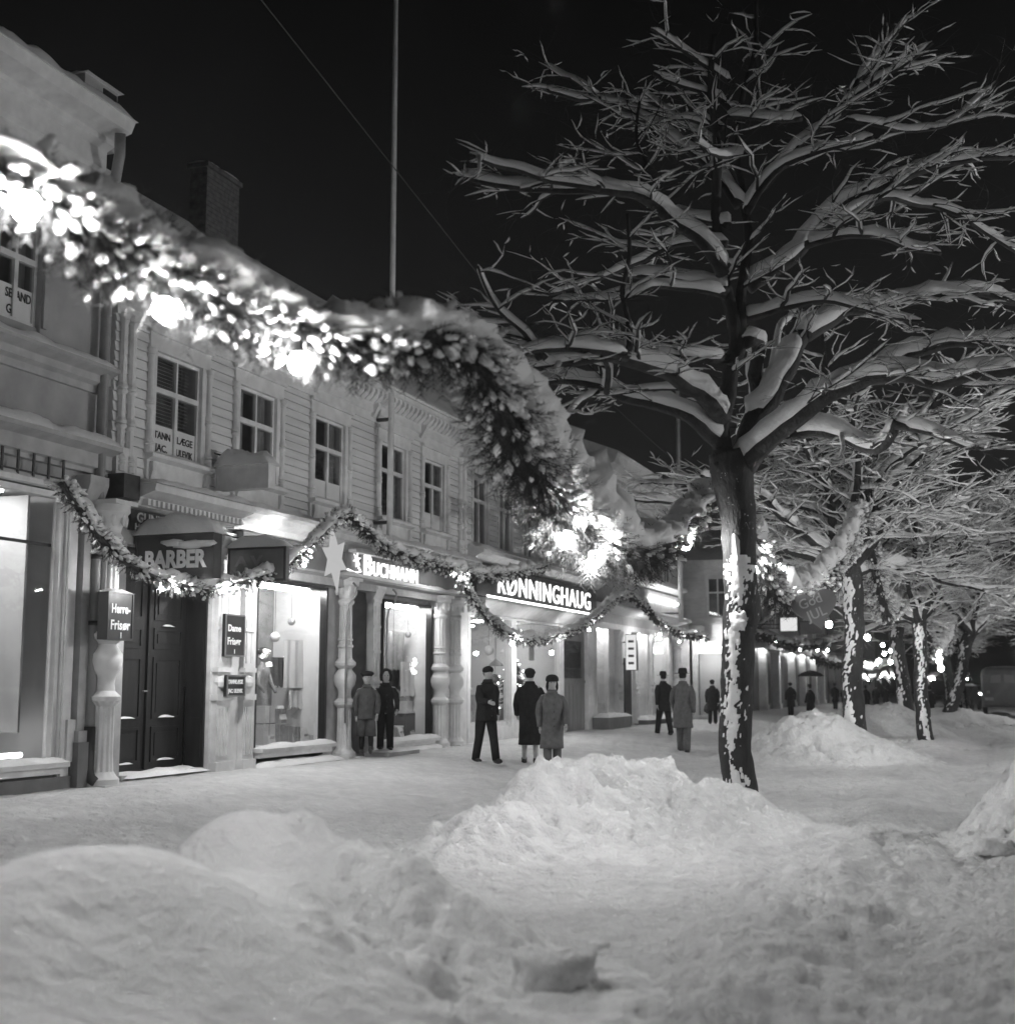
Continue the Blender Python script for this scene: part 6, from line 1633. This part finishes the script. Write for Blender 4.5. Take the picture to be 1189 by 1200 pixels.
person(p, hpx(p, 786), math.atan2(1, .02), 'man in hat and long grey overcoat walking away left of the big tree', None, CLOTH_M, .30, CLOTH_M, 'fedora', CLOTH_D, .16, (-.15, .15), (.4, .4), None)
p = stand(778, 861)
person(p, hpx(p, 789), math.atan2(.8, -.6), 'person in black coat and hat striding just beyond the man in long grey overcoat', None, CLOTH_D, .38, CLOTH_D, 'fedora', CLOTH_D, .28, (.4, -.4), (.3, .3), None)
p = stand(835, 846, 47)
person(p, hpx(p, 797), math.atan2(1, -.1), 'dark figure looking into the lit window of the bay house', None, CLOTH_D, .3, CLOTH_D, 'cap', CLOTH_D, .03)
FP = 'distant pedestrians'
for (px_, top, dep, f_, lb, hat_, st_) in ((926, 811, 62, 2.0, 'dark distant figure by the lit pilasters left of the umbrella', 'cap', .05), (949, 803, 60, 2.6, 'dark distant figure under an umbrella before the lit pilasters', 'fedora', .15), (978, 809, 80, 1.5, 'distant figure left one of the two just before the second trunk', 'fedora', .2), (989, 812, 82, 1.6, 'distant figure right one of the two just before the second trunk', 'cap', .1),
                                (1014, 806, 74, 1.4, 'distant figure just right of the second trunk', 'fedora', .2), (1026, 807, 85, 4.6, 'distant figure middle of three between the second trunk and the far pair', 'cap', .2), (1037, 806, 88, 1.6, 'distant taller figure nearest the far pair of trunks', 'fedora', .1), (1089, 811, 60, 1.6, 'dark figure between the far pair and the leaning tree', 'cap', .1)):
    p = D(px_, 810, dep); p = (p.x, p.y, ground_z(p.x, p.y)); P = person(p, max(1.55, min(1.9, hpx(p, top))), f_, lb, FP, CLOTH_D, .28, CLOTH_D, hat_, CLOTH_D, st_, fine=False)
    if 'umbrella' in lb and 'left of' not in lb:
        u = empty('umbrella', (p[0]+.05, p[1], p[2]+1.0), 'dark open umbrella held by a distant figure before the lit pilasters', 'umbrella')
        m = MB(); m.lathe((0, 0, .95), [(.60, 0), (.59, .02), (.45, .14), (.25, .22), (.02, .27)], 8); local('canopy', m, CLOTH_D, u); m = MB(); m.tube([(0, 0, 0), (0, 0, 1.2)], .012, 6); local('shaft', m, IRON, u)

# ================================================================== VEHICLES
by = 76.0
bus = empty('bus', (.62, by, G(.6, by)), 'dark rounded bus seen from behind, parked on the snowy roadway', 'bus', rz=0)
def rrect(w, h, z0, r=.45, rb=.12, n=6):
    pts = []
    for (cx_, cz_, a0, rr) in ((w/2-r, z0+h-r, 0, r), (-w/2+r, z0+h-r, 90, r), (-w/2+rb, z0+rb, 180, rb), (w/2-rb, z0+rb, 270, rb)):
        for k in range(n+1): a = R(a0+90*k/n); pts.append((cx_+rr*math.cos(a), cz_+rr*math.sin(a)))
    return pts
m = MB(); secs = [(0.0, .90, .30), (.08, .96, .16), (.25, 1.0, .06), (.8, 1.0, .0), (6.0, 1.0, 0), (6.9, .97, .08), (7.2, .9, .2)]
vs = []; n_ = len(rrect(1, 1, 0)); 
for (y, k, dz) in secs:
    vs += [(p[0]*k, y, .42+(p[1]-.42)*(1-dz/2.2)) for p in rrect(2.18, 2.18, .42)]
fs = [(i*n_+j, i*n_+(j+1) % n_, (i+1)*n_+(j+1) % n_, (i+1)*n_+j) for i in range(len(secs)-1) for j in range(n_)]
fs += [tuple(range(n_-1, -1, -1)), tuple((len(secs)-1)*n_+j for j in range(n_))]
m.add(vs, fs); local('body', m, BUSP, bus, True, R(40)).data.set_sharp_from_angle(angle=R(40))
m = MB()
for s_ in (-1, 1): m.prism([(s_*.08, 1.72), (s_*.62, 1.72), (s_*.56, 2.12), (s_*.08, 2.16)], 'y', -.012, .03)
local('rear_window', m, mat('pale_bus_glass', .45, .3, spec=.6), bus)
m = MB(); m.tube([(-.98, -.06, .55), (-.9, -.10, .55), (.9, -.10, .55), (.98, -.06, .55)], .06, 8); local('bumper', m, ZINC, bus, True)
for s_ in (-1, 1):
    m = MB(); m.blob((s_*.72, -.02, 1.22), .085, .05, .085, 10, 8, 0); local('tail_lamp', m, TRIM, bus, True)
    for yy_ in (1.4, 5.4):
        w = MB(); w.tube([(s_*.82, yy_, .48), (s_*1.04, yy_, .48)], .48, 20); wo = local('wheel', w, IRON, bus); w = MB(); w.tube([(s_*1.041, yy_, .48), (s_*1.06, yy_, .48)], .24, 14); x = local('hubcap', w, ZINC, bus); x.parent = wo
m = MB(); m.box(-.92, -.48, -.05, -.01, .78, .95); local('number_plate', m, TRIM, bus)
m = MB()
for s_ in (-1, 1):
    for k in range(6): m.box(s_*1.085, s_*1.096, .9+k*.95, 1.65+k*.95, 1.55, 2.15)
local('side_window', m, WGLASS, bus)
n = MB(); n.snow(-.85, .85, .3, 6.8, 2.52, .10, seed=77, step=.12); local('roof_snow', n, SNOW, bus, True)
def car(loc, label, rz, lit=False):
    e = empty('car', loc, label, 'car', rz=rz)
    m = MB(); prof = [(-2.0, .35), (2.0, .35), (2.1, .6), (2.0, .9), (1.0, 1.0), (.55, 1.5), (-.9, 1.52), (-1.5, 1.05), (-2.0, .95), (-2.1, .6)]
    m.prism([(p_[0], p_[1]) for p_ in prof], 'y', -.8, .8); local('body', m, CAR, e)
    for sx in (-1.25, 1.25):
        for sy in (-1, 1): w = MB(); w.tube([(sx, sy*.68, .33), (sx, sy*.84, .33)], .33, 16); local('wheel', w, IRON, e)
    m = MB(); m.box(.62, 1.0, -.7, .7, 1.02, 1.04); m.prism([(1.03, 1.02), (.60, 1.45), (.58, 1.43), (.99, 1.01)], 'y', -.68, .68); local('windscreen', m, WGLASS, e)
    n = MB(); n.snow(-.95, .6, -.78, .78, 1.52, .14, seed=5); n.snow(1.0, 2.0, -.75, .75, .97, .08, seed=6); local('car_snow', n, SNOW, e, True)
    for sy in (-1, 1):
        w = MB(); w.blob((2.04, sy*.6, .72), .06, .12, .12, 10, 8, 0); local('headlight', w, BULB if lit else TRIM, e, True)
        if lit: lamp(Vector(loc)+Matrix.Rotation(rz, 3, 'Z') @ Vector((2.3, sy*.6, .72)), 60, .1, e)
    return e
q = D(1128, 824, 84); car((q.x, q.y, ground_z(q.x, q.y)), 'small dark parked car with snow on its roof left of the bus', R(80))
q = D(1142, 812, 135); car((q.x, q.y, 0.0), 'far car with lit headlights coming up the street left of the bus', R(-92), True)

# ================================================================== SKY, CAMERA
w = bpy.data.worlds.new('World'); sc.world = w; w.use_nodes = True
nt = w.node_tree; bg = nt.nodes['Background']
sky = nt.nodes.new('ShaderNodeTexSky'); sky.sky_type = 'NISHITA'; sky.sun_disc = False; sky.sun_elevation = R(1.5); sky.sun_rotation = R(200); sky.air_density = 1.0; sky.dust_density = 2.0
bw = nt.nodes.new('ShaderNodeRGBToBW'); nt.links.new(sky.outputs[0], bw.inputs[0])
tc = nt.nodes.new('ShaderNodeTexCoord'); sx = nt.nodes.new('ShaderNodeSeparateXYZ'); nt.links.new(tc.outputs['Generated'], sx.inputs[0])
mr = nt.nodes.new('ShaderNodeMapRange'); mr.inputs['From Min'].default_value = 0; mr.inputs['From Max'].default_value = .55; mr.inputs['To Min'].default_value = .013; mr.inputs['To Max'].default_value = .0003
nt.links.new(sx.outputs['Z'], mr.inputs['Value'])
cr = nt.nodes.new('ShaderNodeMath'); cr.operation = 'MULTIPLY_ADD'; cr.inputs[1].default_value = .00015
nt.links.new(bw.outputs[0], cr.inputs[0]); nt.links.new(mr.outputs['Result'], cr.inputs[2]); nt.links.new(cr.outputs[0], bg.inputs['Color'])
bg.inputs['Strength'].default_value = 1.0
HZ = .0008
if HZ:
    m = MB(); m.box(-40, 22, -16, 235, -1.2, 26); hm = bpy.data.materials.new('night_haze'); hm.use_nodes = True; hn = hm.node_tree; hn.nodes.clear()
    pv = hn.nodes.new('ShaderNodeVolumePrincipled'); pv.inputs['Color'].default_value = (.95, .95, .95, 1); pv.inputs['Density'].default_value = HZ; pv.inputs['Anisotropy'].default_value = .6
    oo = hn.nodes.new('ShaderNodeOutputMaterial'); hn.links.new(pv.outputs[0], oo.inputs['Volume'])
    tag(m.build('haze', hm, None), 'thin snowy night air over the street', None, None, 'stuff')
cam = bpy.data.cameras.new('camera'); co = bpy.data.objects.new('camera', cam); COL.objects.link(co)
co.matrix_world = Matrix.Translation((0, 0, EYE)) @ Matrix((_rt, _up, -_fw)).transposed().to_4x4()
cam.sensor_fit = 'HORIZONTAL'; cam.sensor_width = 36; cam.lens = 36*FPX/1189; cam.clip_end = 2000; cam.clip_start = .1
cam.dof.use_dof = True; cam.dof.focus_distance = 20; cam.dof.aperture_fstop = cam.lens/1000/.034
sc.camera = co
sc.view_settings.view_transform = 'Standard'; sc.view_settings.look = 'None'; sc.view_settings.exposure = 0; sc.view_settings.gamma = 1
cy = sc.cycles if hasattr(sc, 'cycles') else None
sc.render.engine = 'CYCLES'
sc.cycles.use_denoising = True
try: sc.cycles.denoiser = 'OPENIMAGEDENOISE'
except Exception: pass
sc.cycles.use_light_tree = True
sc.cycles.sample_clamp_indirect = 2.0; sc.cycles.sample_clamp_direct = 0
sc.cycles.max_bounces = 6; sc.cycles.diffuse_bounces = 3; sc.cycles.glossy_bounces = 3; sc.cycles.transparent_max_bounces = 16
sc.cycles.caustics_reflective = False; sc.cycles.caustics_refractive = False
